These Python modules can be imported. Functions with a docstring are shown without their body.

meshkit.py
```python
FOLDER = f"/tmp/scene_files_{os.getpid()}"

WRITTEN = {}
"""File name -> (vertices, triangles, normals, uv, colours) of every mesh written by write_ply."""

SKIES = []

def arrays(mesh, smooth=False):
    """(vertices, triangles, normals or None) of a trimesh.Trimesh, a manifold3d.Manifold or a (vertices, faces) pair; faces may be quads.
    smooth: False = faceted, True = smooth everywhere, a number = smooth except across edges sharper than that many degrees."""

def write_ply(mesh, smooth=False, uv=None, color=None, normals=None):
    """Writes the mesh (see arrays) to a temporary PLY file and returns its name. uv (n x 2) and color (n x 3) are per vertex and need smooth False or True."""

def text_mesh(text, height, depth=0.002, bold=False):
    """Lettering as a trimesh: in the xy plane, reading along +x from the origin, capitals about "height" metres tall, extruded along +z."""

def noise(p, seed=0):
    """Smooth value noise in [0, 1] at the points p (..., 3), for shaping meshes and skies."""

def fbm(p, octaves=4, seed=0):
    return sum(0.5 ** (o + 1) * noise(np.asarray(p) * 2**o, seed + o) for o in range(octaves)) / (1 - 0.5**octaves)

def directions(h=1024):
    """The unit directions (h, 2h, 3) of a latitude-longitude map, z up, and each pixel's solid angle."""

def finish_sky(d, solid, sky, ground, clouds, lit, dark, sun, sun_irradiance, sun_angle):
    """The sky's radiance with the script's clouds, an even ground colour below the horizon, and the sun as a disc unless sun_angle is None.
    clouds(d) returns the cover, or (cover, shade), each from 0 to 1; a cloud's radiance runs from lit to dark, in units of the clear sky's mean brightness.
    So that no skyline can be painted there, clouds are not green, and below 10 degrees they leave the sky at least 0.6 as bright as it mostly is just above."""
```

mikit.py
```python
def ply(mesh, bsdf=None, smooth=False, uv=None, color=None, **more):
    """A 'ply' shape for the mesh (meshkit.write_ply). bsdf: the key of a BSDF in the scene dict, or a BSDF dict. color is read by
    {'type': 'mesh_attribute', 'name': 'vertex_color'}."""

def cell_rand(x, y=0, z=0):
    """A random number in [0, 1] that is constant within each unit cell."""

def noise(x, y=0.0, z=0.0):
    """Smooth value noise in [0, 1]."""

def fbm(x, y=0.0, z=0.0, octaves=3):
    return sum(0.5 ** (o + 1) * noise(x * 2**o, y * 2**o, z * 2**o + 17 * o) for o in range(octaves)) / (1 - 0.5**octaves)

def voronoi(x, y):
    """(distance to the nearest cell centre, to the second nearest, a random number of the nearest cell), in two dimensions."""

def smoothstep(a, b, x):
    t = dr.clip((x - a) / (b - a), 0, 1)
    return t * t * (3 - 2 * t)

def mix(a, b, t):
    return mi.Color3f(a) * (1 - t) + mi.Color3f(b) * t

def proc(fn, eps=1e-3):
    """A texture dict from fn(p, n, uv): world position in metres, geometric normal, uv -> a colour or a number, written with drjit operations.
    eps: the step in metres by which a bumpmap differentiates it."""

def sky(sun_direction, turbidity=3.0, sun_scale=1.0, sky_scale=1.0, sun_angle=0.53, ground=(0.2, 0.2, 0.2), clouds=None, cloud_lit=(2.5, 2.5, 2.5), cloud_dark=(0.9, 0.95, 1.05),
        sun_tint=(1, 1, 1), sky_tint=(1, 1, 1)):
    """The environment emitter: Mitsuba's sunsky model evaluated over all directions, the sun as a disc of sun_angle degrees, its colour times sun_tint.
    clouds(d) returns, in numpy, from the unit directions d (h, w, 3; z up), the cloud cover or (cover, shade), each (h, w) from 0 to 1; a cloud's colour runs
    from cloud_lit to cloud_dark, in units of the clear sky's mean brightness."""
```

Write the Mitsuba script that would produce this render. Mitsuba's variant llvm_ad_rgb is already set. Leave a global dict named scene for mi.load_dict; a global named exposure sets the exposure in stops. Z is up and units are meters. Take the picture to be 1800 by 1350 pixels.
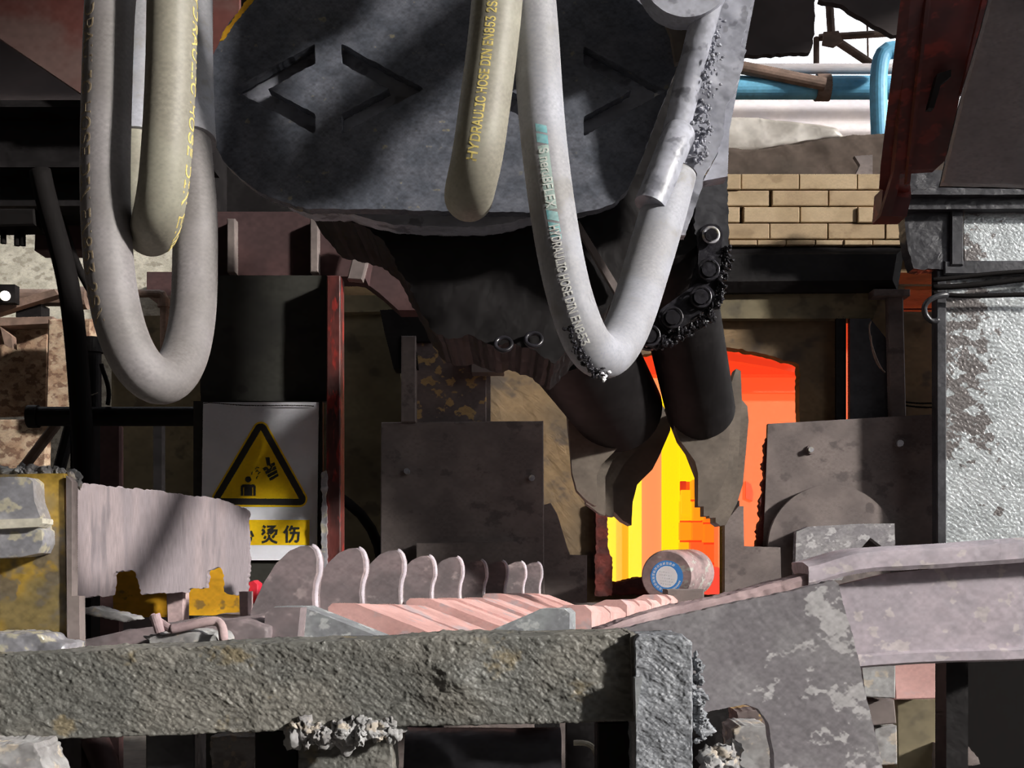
import math, random, numpy as np, trimesh, mitsuba as mi, mikit, meshkit, manifold3d as m3
import drjit as dr
from shapely.geometry import Polygon, LineString, Point, box as sbox
from shapely.ops import unary_union
from shapely import affinity
from mikit import noise, fbm, voronoi, smoothstep, mix, proc, cell_rand
random.seed(7); RNG = np.random.default_rng(7)
T = mi.ScalarTransform4f
scene, labels = {}, {}

# ---------------------------------------------------------------- camera, light, exposure
F, CX, CY, CZ = 2200.0, 900.0, 1000.0, 1.05        # focal length and optical centre in photo pixels, lens height
scene['camera'] = {'type': 'perspective', 'fov': math.degrees(2 * math.atan(900 / F)), 'fov_axis': 'x', 'near_clip': 0.05, 'far_clip': 200.0,
                   'principal_point_offset_x': 0.0, 'principal_point_offset_y': -(CY - 675) / 1350.0,
                   'to_world': T().look_at(origin=[0, 0, CZ], target=[0, 1, CZ], up=[0, 0, 1])}
SUN_AZ, SUN_EL = math.radians(59), math.radians(20)   # to the right of the lens, low
SUN = (math.sin(SUN_AZ) * math.cos(SUN_EL), -math.cos(SUN_AZ) * math.cos(SUN_EL), math.sin(SUN_EL))
scene['sky'] = mikit.sky(SUN, turbidity=4.0, sun_scale=4.7, sky_scale=11.5, sun_angle=4.0, ground=(0.2, 0.19, 0.18),
                         clouds=lambda d: np.ones(d.shape[:2]) * 0.95, cloud_lit=(1.15, 1.15, 1.2), cloud_dark=(0.9, 0.9, 0.95), sun_tint=(0.73, 0.95, 1.55))
exposure = 0.45

# ---------------------------------------------------------------- helpers
def P(px, py, Y): return np.array([(px - CX) / F * Y, Y, CZ - (py - CY) / F * Y])
def numbered(k):
    if k not in labels and k not in scene and not any(x.startswith(k + '__') for x in scene): return k
    i = 1
    while f'{k}_{i:03d}' in labels or f'{k}_{i:03d}' in scene or any(x.startswith(f'{k}_{i:03d}__') for x in scene): i += 1
    return f'{k}_{i:03d}'
COUNT = {}
def fresh(k):
    n = COUNT.get(k, -1) + 1; COUNT[k] = n
    return k if n == 0 else f'{k}_{n:03d}'
def tag(key, label=None, cat=None, group=None, kind=None):
    d = labels.setdefault(key, {})
    for a, b in (('label', label), ('category', cat), ('group', group), ('kind', kind)):
        if b: d[a] = b
def thing(name, label=None, cat=None, group=None, kind=None):
    key = fresh(name); tag(key, label, cat, group, kind); return key
def put(name, mesh, mat, parent=None, label=None, cat=None, group=None, kind=None, smooth=False, **more):
    key = fresh(f'{parent}__{name}' if parent else name)
    scene[key] = mikit.ply(mesh, mat, smooth=smooth, **more)
    if label or cat or group or kind: tag(key, label, cat, group, kind)
    return key
def copy_of(src, dst, m):
    scene[dst] = {**scene[src], 'to_world': m}
def ring_area(p):
    a = np.array(p); return 0.5 * np.sum(a[:, 0] * np.roll(a[:, 1], -1) - np.roll(a[:, 0], -1) * a[:, 1])
def jagged(pts, amp, step=5, seed=1, which=None):
    """outline pts (pixels) with a torn edge; which: indices of the edges that are torn (None = all)."""
    out = []; g = np.random.default_rng(seed + 100)
    n = len(pts)
    for i in range(n):
        a, b = np.array(pts[i], float), np.array(pts[(i + 1) % n], float)
        out.append(a)
        if which is not None and i not in which: continue
        L = np.linalg.norm(b - a); k = int(L / step)
        nn = np.array([-(b - a)[1], (b - a)[0]]) / max(L, 1e-6)
        for j in range(1, k):
            q = a + (b - a) * j / k
            h = meshkit.fbm(np.array([q[0] / 14, q[1] / 14, seed * 3.7]), 3) - 0.5 + g.uniform(-.28, .28)
            out.append(q + nn * h * 2 * amp)
    return [tuple(q) for q in out]
def inv_plane(pts, Y):
    """1/Y is affine over the picture for a plane; Y: number or three (px, py, Y)."""
    if np.isscalar(Y): return np.array([1.0 / Y, 0, 0])
    A = np.array([[1, q[0], q[1]] for q in Y]); return np.linalg.solve(A, [1.0 / q[2] for q in Y])
def plate(pts, Y, th, holes=(), ref=None, bev=0, tdir=(0, 1, 0)):
    """a slab whose front outline is given in picture coordinates at depth Y (number, or three points of a slanting plane), th metres thick."""
    poly = [(x, -y) for x, y in pts]
    if ring_area(poly) < 0: poly = poly[::-1]
    k = inv_plane(pts, Y)
    if bev:
        ch = m3.Manifold
        inner = list(Polygon(poly).buffer(-bev, join_style=2).exterior.coords)[:-1]
        Ym = 1 / (k[0] + k[1] * pts[0][0] + k[2] * pts[0][1]); c = min(bev * Ym / F / th, .45)
        q = [(x, y, 1.0) for x, y in inner] + [(x, y, 1 - c) for x, y in poly] + [(x, y, c) for x, y in poly] + [(x, y, 0.0) for x, y in inner]
        m = m3.Manifold.hull_points(np.array(q, float) * [1, 1, 1])
    else:
        cs = [poly]
        for h in holes:
            hh = [(x, -y) for x, y in h]
            cs.append(hh if ring_area(hh) < 0 else hh[::-1])
        m = m3.CrossSection(cs, m3.FillRule.Positive if not holes else m3.FillRule.EvenOdd).extrude(1.0)
    if ref:
        Ym = 1 / (k[0] + k[1] * pts[0][0] + k[2] * pts[0][1]); sc = th * F / Ym
        m = m.scale((1, 1, sc)).refine_to_length(ref).scale((1, 1, 1 / sc))
    me = m.to_mesh(); v = np.array(me.vert_properties[:, :3], float); f = np.array(me.tri_verts)
    YY = 1 / (k[0] + k[1] * v[:, 0] + k[2] * -v[:, 1])
    out = np.stack([(v[:, 0] - CX) / F * YY, YY, CZ - (-v[:, 1] - CY) / F * YY], 1) + (1 - v[:, 2:3]) * th * np.array(tdir, float)
    return trimesh.Trimesh(out, f, process=False)
def rect(x0, y0, x1, y1): return [(x0, y0), (x1, y0), (x1, y1), (x0, y1)]
def rough(m, amp, freq, seed=0, octaves=3):
    m = trimesh.Trimesh(m.vertices, m.faces, process=True)
    n = meshkit.fbm(m.vertices * freq + seed * 11.3, octaves, seed) - 0.5
    m.vertices = m.vertices + m.vertex_normals * (n * 2 * amp)[:, None]
    return m
def spline(pts, n=80):
    from scipy.interpolate import CubicSpline
    p = np.array(pts, float); d = np.r_[0, np.cumsum(np.linalg.norm(np.diff(p, axis=0), axis=1) ** .5)]
    s = CubicSpline(d, p); q = s(np.linspace(0, d[-1], n * 4))
    L = np.r_[0, np.cumsum(np.linalg.norm(np.diff(q, axis=0), axis=1))]
    return np.stack([np.interp(np.linspace(0, L[-1], n), L, q[:, k]) for k in range(3)], 1)
def frames(path):
    t = np.gradient(path, axis=0); t /= np.linalg.norm(t, axis=1, keepdims=True)
    N = np.zeros_like(t); B = np.zeros_like(t)
    ref = np.array([0, -1.0, 0]) if abs(t[0][1]) < .95 else np.array([0.0, 0, 1.0])
    for i in range(len(t)):
        n = ref - t[i] * (ref @ t[i])
        if np.linalg.norm(n) < .2: n = N[i - 1] - t[i] * (N[i - 1] @ t[i])
        N[i] = n / np.linalg.norm(n); B[i] = np.cross(t[i], N[i]); 
        ref = N[i]
    return t, N, B
def tube(path, r, seg=24, cap=True):
    path = np.asarray(path, float); t, N, B = frames(path); r = np.broadcast_to(r, len(path))
    a = np.arange(seg) * 2 * np.pi / seg
    v = (path[:, None] + r[:, None, None] * (np.cos(a)[None, :, None] * N[:, None] + np.sin(a)[None, :, None] * B[:, None])).reshape(-1, 3)
    f = []
    for i in range(len(path) - 1):
        for j in range(seg):
            a0, a1, b0, b1 = i * seg + j, i * seg + (j + 1) % seg, (i + 1) * seg + j, (i + 1) * seg + (j + 1) % seg
            f += [(a0, a1, b1), (a0, b1, b0)]
    if cap:
        k = len(v); v = np.vstack([v, path[:1], path[-1:]])
        for j in range(seg):
            f += [(k, (j + 1) % seg, j), (k + 1, (len(path) - 1) * seg + j, (len(path) - 1) * seg + (j + 1) % seg)]
    m = trimesh.Trimesh(v, np.array(f), process=False)
    if m.volume < 0: m.invert()
    return m
def rod(a, b, r, seg=20, n=2): return tube(np.linspace(a, b, n), r, seg)
def cyl_y(px, py, Y, rpx, th, seg=32):
    c = P(px, py, Y); r = rpx * Y / F
    return rod(c, c + [0, th, 0], r, seg)
def prints(polys_px, Y, lift, th=0.0008):
    """flat printed shapes lying on a frontal face at depth Y."""
    ms = []
    for g in polys_px:
        for q in getattr(g, 'geoms', [g]):
            if q.is_empty or q.area < .05: continue
            ms.append(plate(list(q.exterior.coords)[:-1], Y - lift, th, holes=[list(h.coords)[:-1] for h in q.interiors]))
    return trimesh.util.concatenate(ms)
def on_tube(mesh, path, s0, r, ang, flip=1, size=1.0):
    """lettering (x along, y across) wrapped on a hose: s0 metres along path, around ang radians from the front."""
    path = np.asarray(path); L = np.r_[0, np.cumsum(np.linalg.norm(np.diff(path, axis=0), axis=1))]; t, N, B = frames(path)
    v = mesh.vertices; s = s0 + flip * v[:, 0]; a = ang - flip * v[:, 1] / r
    def ip(A): return np.stack([np.interp(s, L, A[:, k]) for k in range(3)], 1)
    c, n, b = ip(path), ip(N), ip(B)
    rr = r + v[:, 2] - 0.0004
    m = trimesh.Trimesh(c + rr[:, None] * (np.cos(a)[:, None] * n + np.sin(a)[:, None] * b), mesh.faces, process=False)
    return m
def blob(center, r, amp=.35, freq=9, seed=0, sub=3, scale=(1, 1, 1)):
    m = trimesh.creation.icosphere(subdivisions=sub, radius=1.0)
    d = m.vertices.copy(); n = meshkit.fbm(d * freq / 6 + seed * 5.1, 3, seed) - .5
    m.vertices = d * (1 + 2 * amp * n)[:, None] * np.array(scale) * r + np.array(center)
    return m
def lumps(pts, r, seed=0, n=40, spread=.01, sub=2):
    """grease and slag: many small lumps along a polyline, joined."""
    g = np.random.default_rng(seed); pts = np.array(pts, float); L = np.r_[0, np.cumsum(np.linalg.norm(np.diff(pts, axis=0), axis=1))]
    ms = []
    for i in range(n):
        s = g.uniform(0, L[-1]); c = np.array([np.interp(s, L, pts[:, k]) for k in range(3)]) + g.normal(0, spread, 3)
        ms.append(blob(c, r * g.uniform(.4, 1.1), .75, 15, seed + i, sub, g.uniform(.5, 1.6, 3)))
    return trimesh.util.concatenate(ms)

# ---------------------------------------------------------------- materials
def lin(r, g, b):
    c = np.array([r, g, b]) / 255.0
    return [float(x) for x in np.where(c < .04045, c / 12.92, ((c + .055) / 1.055) ** 2.4)]
def mottle(c0, c1, c2=None, f=7.0, lo=.42, hi=.58, f2=60.0, amt=.25, st=(1, 1, 1), lo2=.6, hi2=.66, sd=0.0):
    def fn(p, n, uv):
        x, y, z = p.x * st[0] + sd, p.y * st[1] + sd, p.z * st[2] + sd
        g = fbm(x * f2, y * f2, z * f2, 2)
        k = f * 1.6
        a = fbm(x * k, y * k, z * k, 4) + (g - .5) * .12
        col = mix(c0, c1, smoothstep(lo - .04, hi + .04, a))
        if c2 is not None:
            k2 = f * 3.1
            b = fbm(x * k2 + 31, y * k2, z * k2 + 9, 4) + (g - .5) * .16
            col = mix(col, mi.Color3f(c2), smoothstep(lo2 - .02, hi2 + .03, b) * .85)
        return col * (1 - amt + 2 * amt * g)
    return fn
BUMPS = {}
def bump_fn(f, o=3, st=(1, 1, 1)):
    k = (f, o, st)
    if k not in BUMPS:
        BUMPS[k] = lambda p, n, uv: fbm(p.x * f * st[0], p.y * f * st[1], p.z * f * st[2], o)
    return BUMPS[k]
def mat(name, color, rough=.7, metal=0.0, bump=None, spec=.5, **more):
    base = {'type': 'rgb', 'value': list(color)} if not callable(color) else proc(color)
    d = {'type': 'principled', 'base_color': base, 'roughness': rough, 'metallic': metal, 'specular': spec, **more}
    if bump:
        d = {'type': 'bumpmap', 'tex': proc(bump_fn(*bump[1:]), eps=.0015), 'scale': bump[0], 'nested': d}
    scene['m_' + name] = {'type': 'twosided', 'nested': d}
    return 'm_' + name
def glow(rgb, k=1.0):
    return {'type': 'area', 'radiance': {'type': 'rgb', 'value': [float(k * x / 2 ** exposure) for x in rgb]}}

GUNK = mat('gunk', mottle(lin(112, 110, 104), lin(96, 96, 92), lin(116, 106, 84), f=6, lo2=.68, hi2=.78, f2=140, amt=.4), .55, bump=(.004, 200, 3))
POSTGREY = mat('post_grey', mottle(lin(130, 133, 138), lin(112, 115, 120), f=8, f2=190, amt=.4), .5, bump=(.004, 210, 3))
SHEET = mat('scuffed_steel', mottle(lin(122, 119, 123), lin(138, 136, 138), lin(178, 177, 178), f=11, lo2=.56, hi2=.64, f2=130, amt=.25), .6, bump=(.001, 60, 3))
RAIL = mat('dusty_rail', mottle(lin(188, 178, 186), lin(176, 168, 176), lin(200, 192, 192), f=12, lo2=.64, f2=130, amt=.18), .5, bump=(.0008, 90, 2))
PINK = mat('pink_oxide', mottle(lin(190, 150, 145), lin(174, 135, 130), lin(156, 143, 145), f=6, lo2=.6, hi2=.7, f2=140, amt=.15), .75, bump=(.0006, 120, 2))
FIN = mat('fin_scale', mottle(lin(122, 110, 112), lin(104, 96, 98), lin(146, 134, 134), f=10, lo2=.62, hi2=.76, f2=120, amt=.22), .6, bump=(.0008, 90, 3))
GREYV = mat('grey_cradle', mottle(lin(132, 136, 138), lin(116, 118, 122), lin(165, 168, 168), f=14, lo2=.62, hi2=.7, f2=160, amt=.2), .6, bump=(.0008, 90, 2))
SHIELD = mat('shield_dust', mottle(lin(138, 127, 129), lin(125, 117, 121), lin(108, 101, 105), f=5, st=(3, 3, .35), lo2=.62, hi2=.7, f2=150, amt=.2), .85, bump=(.0012, 90, 3, (2, 2, .5)))
YELLOW = mat('yellow_worn', mottle(lin(150, 122, 48), lin(112, 98, 62), lin(86, 80, 72), f=7, lo2=.5, hi2=.58, f2=130, amt=.4), .55, bump=(.0012, 80, 3))
YELLOW2 = mat('yellow_paint', mottle(lin(212, 160, 30), lin(190, 140, 26), lin(110, 88, 50), f=10, lo2=.62, hi2=.7, f2=120, amt=.2), .6)
BRIGHT = mat('bright_steel', mottle(lin(190, 190, 196), lin(165, 165, 172), lin(220, 214, 190), f=14, lo2=.56, hi2=.64, f2=150, amt=.25), .38, metal=.55, bump=(.001, 80, 3))
HOSE = mat('hose_rubber', mottle(lin(152, 154, 162), lin(140, 140, 144), lin(126, 124, 122), f=6, lo2=.6, hi2=.72, f2=260, amt=.18), .6)
HOSEB = mat('hose_olive', mottle(lin(148, 146, 132), lin(132, 128, 116), f=6, f2=260, amt=.2), .55)
HOSEA = mat('hose_brown', mottle(lin(128, 124, 125), lin(114, 110, 109), f=5, f2=260, amt=.2), .6)
PRINT_Y = mat('print_yellow', lin(214, 196, 120), .6)
PRINT_W = mat('print_pale', lin(200, 205, 200), .6)
PRINT_T = mat('print_teal', mottle(lin(120, 178, 184), lin(150, 185, 185), f=30, f2=200, amt=.2), .6)
DISC = mat('disc_paint', mottle(lin(92, 95, 104), lin(78, 82, 91), lin(124, 118, 98), f=22, lo2=.72, hi2=.80, f2=170, amt=.45), .4, bump=(.0016, 90, 3))
ARM = mat('arm_grey', mottle(lin(160, 162, 172), lin(138, 140, 150), lin(105, 106, 114), f=10, lo2=.6, hi2=.66, f2=140, amt=.22), .4, bump=(.0018, 60, 3))
SOOT = mat('soot_black', mottle(lin(28, 26, 27), lin(21, 19, 20), f=9, f2=120, amt=.3), .6, spec=.2, bump=(.0015, 60, 3))
GREASE = mat('grease', mottle(lin(40, 39, 44), lin(30, 29, 32), f=20, f2=200, amt=.3), .25, bump=(.002, 90, 3))
BLACK = mat('matt_black', lin(20, 18, 18), .8, spec=.1)
CLAW = mat('claw_steel', mottle(lin(108, 99, 90), lin(94, 86, 78), f=8, f2=120, amt=.2), .5, bump=(.0006, 70, 2))
WALLOLIVE = mat('furnace_render', mottle(lin(122, 113, 90), lin(104, 96, 76), lin(80, 74, 62), f=3.5, lo2=.56, hi2=.68, f2=60, amt=.2), .9, bump=(.002, 40, 3))
WALLBROWN = mat('furnace_brown', mottle(lin(124, 103, 76), lin(106, 90, 70), lin(72, 64, 58), f=3.0, lo2=.55, hi2=.7, f2=60, amt=.2), .9, bump=(.002, 40, 3))
PLATE = mat('dusty_plate', mottle(lin(116, 106, 103), lin(100, 91, 89), lin(82, 74, 73), f=5, lo2=.6, hi2=.7, f2=100, amt=.18), .75, bump=(.0008, 70, 2))
FLAKE = mat('flaking_plate', mottle(lin(112, 100, 98), lin(94, 84, 84), lin(176, 146, 96), f=8, lo2=.6, hi2=.63, f2=100, amt=.18), .8)
DARKGREEN = mat('dark_panel', mottle(lin(50, 50, 46), lin(42, 42, 40), lin(36, 34, 34), f=4, f2=90, amt=.2), .5)
REDPOST = mat('red_post', mottle(lin(84, 40, 37), lin(58, 34, 33), lin(124, 36, 31), f=10, st=(2, 2, .5), lo2=.58, hi2=.64, f2=120, amt=.3), .45, bump=(.001, 70, 3))
REDBEAM = mat('red_beam', mottle(lin(96, 36, 32), lin(74, 32, 30), lin(120, 40, 32), f=5, f2=80, amt=.2), .5, bump=(.001, 60, 2))
HOOD = mat('hood_brown', mottle(lin(88, 46, 41), lin(86, 66, 62), f=3, f2=60, amt=.15), .7)
BRICK = mat('fire_brick', mottle(lin(166, 145, 116), lin(157, 136, 108), lin(140, 119, 92), f=6, lo2=.6, hi2=.72, f2=160, amt=.14), .9)
BRICK2 = mat('fire_brick_pale', mottle(lin(174, 154, 125), lin(163, 143, 114), lin(145, 124, 97), f=6, lo2=.6, hi2=.72, f2=160, amt=.14, sd=5.0), .9)
MORTAR = mat('mortar', lin(70, 60, 48), .9)
def flaking(base, base2, flake, f, cut, mask, f2=150.0, amt=.25):
    # flakes of a second layer; mask(p) says where on the thing that layer lies (a shift of the threshold)
    def fn(p, n, uv):
        g = fbm(p.x * f2, p.y * f2, p.z * f2, 2)
        a = fbm(p.x * f * .35, p.y * f * .35, p.z * f * .35, 3)
        b = .62 * fbm(p.x * f, p.y * f, p.z * f, 5) + .38 * a + .12 * (g - .5) + mask(p)
        col = mix(base, base2, smoothstep(.35, .65, fbm(p.x * f * .5 + 7, p.y * f * .5, p.z * f * .5, 4)))
        return mix(col, mi.Color3f(flake), smoothstep(cut, cut + .045, b)) * (1 - amt + 2 * amt * g)
    return fn
BRACKET = mat('bracket_steel', flaking(lin(124, 120, 124), lin(136, 133, 136), lin(176, 174, 175), 26, .562, lambda p: ((p.x - .2) * .55 + (.95 - p.z) * .5 - .22) * .55), .55, bump=(.0012, 90, 3))
COLUMN = mat('column_paint', flaking(lin(186, 192, 194), lin(172, 178, 180), lin(112, 108, 107), 30, .52, lambda p: dr.minimum(dr.clip((1.874 - p.x) / .07, -1, 1), dr.clip((p.z - 1.494) / .09, -1, 1)) * .12 - dr.clip((p.z - 2.0) / .15, 0, 1) * .09, 150.0, .35), .3, metal=.25, bump=(.0035, 110, 3))
DARKSTEEL = mat('dark_steel', mottle(lin(58, 58, 62), lin(46, 46, 50), f=7, f2=110, amt=.3), .38, bump=(.0015, 60, 3))
GREYHOOD = mat('grey_hood', mottle(lin(140, 140, 146), lin(124, 124, 130), f=4, f2=100, amt=.2), .5, bump=(.001, 50, 2))
RUSTY = mat('rusty_panel', mottle(lin(170, 150, 128), lin(148, 122, 100), lin(104, 76, 60), f=14, lo2=.5, hi2=.6, f2=160, amt=.25), .8)
RUSTPIPE = mat('rust_pipe', mottle(lin(128, 106, 94), lin(104, 86, 76), f=8, f2=100, amt=.2), .7)
PALEWALL = mat('pale_wall', mottle(lin(188, 184, 170), lin(172, 168, 154), lin(140, 134, 120), f=14, lo2=.56, hi2=.68, f2=160, amt=.2), .85)
MAROON = mat('maroon_panel', mottle(lin(70, 47, 47), lin(60, 41, 42), f=5, f2=80, amt=.2), .7)
WHITE = mat('sign_white', mottle(lin(222, 224, 232), lin(212, 214, 222), f=6, f2=200, amt=.05), .5)
SIGNY = mat('sign_yellow', mottle(lin(236, 196, 20), lin(230, 188, 16), f=8, f2=200, amt=.08), .5)
SIGNK = mat('sign_black', lin(44, 42, 42), .5)
BLUE = mat('blue_pipe', mottle(lin(110, 180, 214), lin(92, 158, 194), f=4, f2=60, amt=.15), .5)
CORR = mat('zinc_sheet', mottle(lin(200, 192, 190), lin(184, 178, 180), f=2, f2=40, amt=.1), .45)
FOIL = mat('foil', mottle(lin(225, 220, 212), lin(190, 184, 176), f=6, f2=60, amt=.1), .25, metal=.35, bump=(.01, 9, 3))
DUSTPILE = mat('dust_pile', mottle(lin(82, 71, 64), lin(70, 61, 54), f=4, f2=60, amt=.2), .95, bump=(.004, 30, 3))
CONCRETE = mat('concrete', mottle(lin(98, 92, 86), lin(80, 76, 72), f=1.5, f2=30, amt=.2), .9)
ROOF = mat('roof_dark', mottle(lin(60, 52, 52), lin(50, 44, 44), f=1.5, f2=20, amt=.15), .9)
STONE = mat('rubble', mottle(lin(150, 150, 150), lin(128, 126, 126), lin(170, 160, 146), f=16, f2=130, amt=.25), .85, bump=(.003, 60, 3))
ROD = mat('dusty_rod', mottle(lin(172, 150, 150), lin(150, 130, 132), f=10, f2=160, amt=.2), .8)
CRIMSON = mat('crimson_cap', lin(190, 36, 56), .5)
BARSTEEL = mat('bar_steel', mottle(lin(150, 128, 128), lin(128, 112, 112), lin(160, 164, 156), f=12, st=(1, .3, 1), lo2=.6, hi2=.7, f2=120, amt=.2), .5, bump=(.0008, 90, 2))
LABELBLUE = mat('label_blue', lin(70, 140, 215), .5)
LABELWHITE = mat('label_white', lin(232, 232, 236), .5)
INK = mat('ink_grey', lin(110, 110, 118), .6)
HOT = mat('hot_brick', lin(150, 90, 60), .9)
SCALE_RED = mat('scale_red', mottle(lin(96, 40, 34), lin(70, 34, 32), f=12, f2=120, amt=.3), .9, bump=(.004, 60, 3))

# ---------------------------------------------------------------- the hall (setting)
def boxm(x0, x1, y0, y1, z0, z1): return trimesh.creation.box(bounds=[[x0, y0, z0], [x1, y1, z1]])
put('floor', boxm(-12, 14, -14, 10, -.2, 0), CONCRETE, kind='structure')
for x0, x1, y0, y1 in ((-9, 1.2, -7, 4.3), (-.9, 1.2, 4.3, 9.2), (-9, -.9, 8.0, 9.2), (1.2, 4.0, -7, 1.8), (1.2, 2.5, 1.8, 4.3), (1.2, 4.0, 4.3, 6.6)):
    put('ceiling', boxm(x0, x1, y0, y1, 4.9, 5.05), ROOF, kind='structure')        # gaps between the roof sheets let the daylight in
put('wall_left', boxm(-5.2, -5.0, -7, 9, 0, 4.95), CONCRETE, kind='structure')
put('wall_front', boxm(-5.2, 8.2, -7.2, -7.0, 0, 4.95), CONCRETE, kind='structure')
put('wall_back', boxm(-6, 1.2, 8.8, 8.95, 0, 4.95), ROOF, kind='structure')
put('wall_right', boxm(8.0, 8.2, -7, 9, 0, 2.6), CONCRETE, kind='structure')
put('wall_back', boxm(1.2, 9, 8.8, 8.95, 0, 3.74), ROOF, kind='structure')
# corrugated daylight-side sheeting behind the furnace
n = 46; xs = np.linspace(1.0, 3.4, n * 4 + 1)
prof = [(x, .02 * math.sin(2 * math.pi * (x - 1.0) / .16)) for x in xs]
def sheet_from_profile(zs, Y, x0, x1, amp, wl, z0, z1, th=.004):
    """sheet whose ribs run level (along x)."""
    q = [(Y + amp * math.sin(2 * math.pi * z / wl), z) for z in np.linspace(z0, z1, zs)]
    v, f = [], []
    for s in (0, th):
        for (y, z) in q:
            v += [(x0, y + s, z), (x1, y + s, z)]
    m = len(q) * 2
    for i in range(len(q) - 1):
        a = 2 * i
        f += [(a, a + 1, a + 3), (a, a + 3, a + 2), (m + a, m + a + 3, m + a + 1), (m + a, m + a + 2, m + a + 3)]
    return trimesh.Trimesh(v, f, process=False)
Yc = 8.79
cs = put('corrugated_sheet', sheet_from_profile(60, Yc, P(1150, 0, Yc)[0], P(1700, 0, Yc)[0], .02, .16, P(0, 335, Yc)[2], P(0, 172, Yc)[2]), CORR,
         label='pale corrugated sheet cladding below the blue pipe, behind the brick course', cat='cladding sheet')
# dark roof sheet that hangs in front of the daylight
put('trim_1', plate(jagged([(1000, -260), (1436, -260), (1432, 60), (1424, 92), (1300, 98), (1000, 110)], 3, 8, 3), 7.0, .05), ROOF, kind='structure')
put('trim_2', plate(jagged([(1436, -200), (1440, 0), (1480, 8), (1530, 40), (1570, 62), (1620, 60), (1620, -200)], 3, 8, 4), 7.0, .05), ROOF, kind='structure')
tr = thing('roof_truss', 'rusty steel truss silhouetted in the bright daylight gap at top right', 'truss')
Yt = 7.2
for a, b, r in (((1455, -40), (1462, 70), 7), ((1440, 66), (1600, 56), 6), ((1462, 66), (1540, 118), 7), ((1435, 66), (1435, 118), 5), ((1524, 20), (1526, 110), 1.5)):
    put('bar', rod(P(*a, Yt), P(*b, Yt), r * Yt / F, 10), RUSTPIPE, tr)
put('gusset_plate', plate([(1448, 56), (1474, 54), (1482, 72), (1466, 82), (1446, 78)], Yt - .06, .02), RUSTPIPE, tr)
lp = thing('lilac_pipe', 'pale lilac pipe running above the thick blue pipe at top right', 'pipe')
put('barrel', rod(P(1240, 121, 6.66), P(1640, 121, 6.66), 9 * 6.66 / F), CORR, lp)
bp = thing('blue_pipe', 'thick blue pipe lying level with a rusty patch, behind the slanted red beam', 'pipe')
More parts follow.
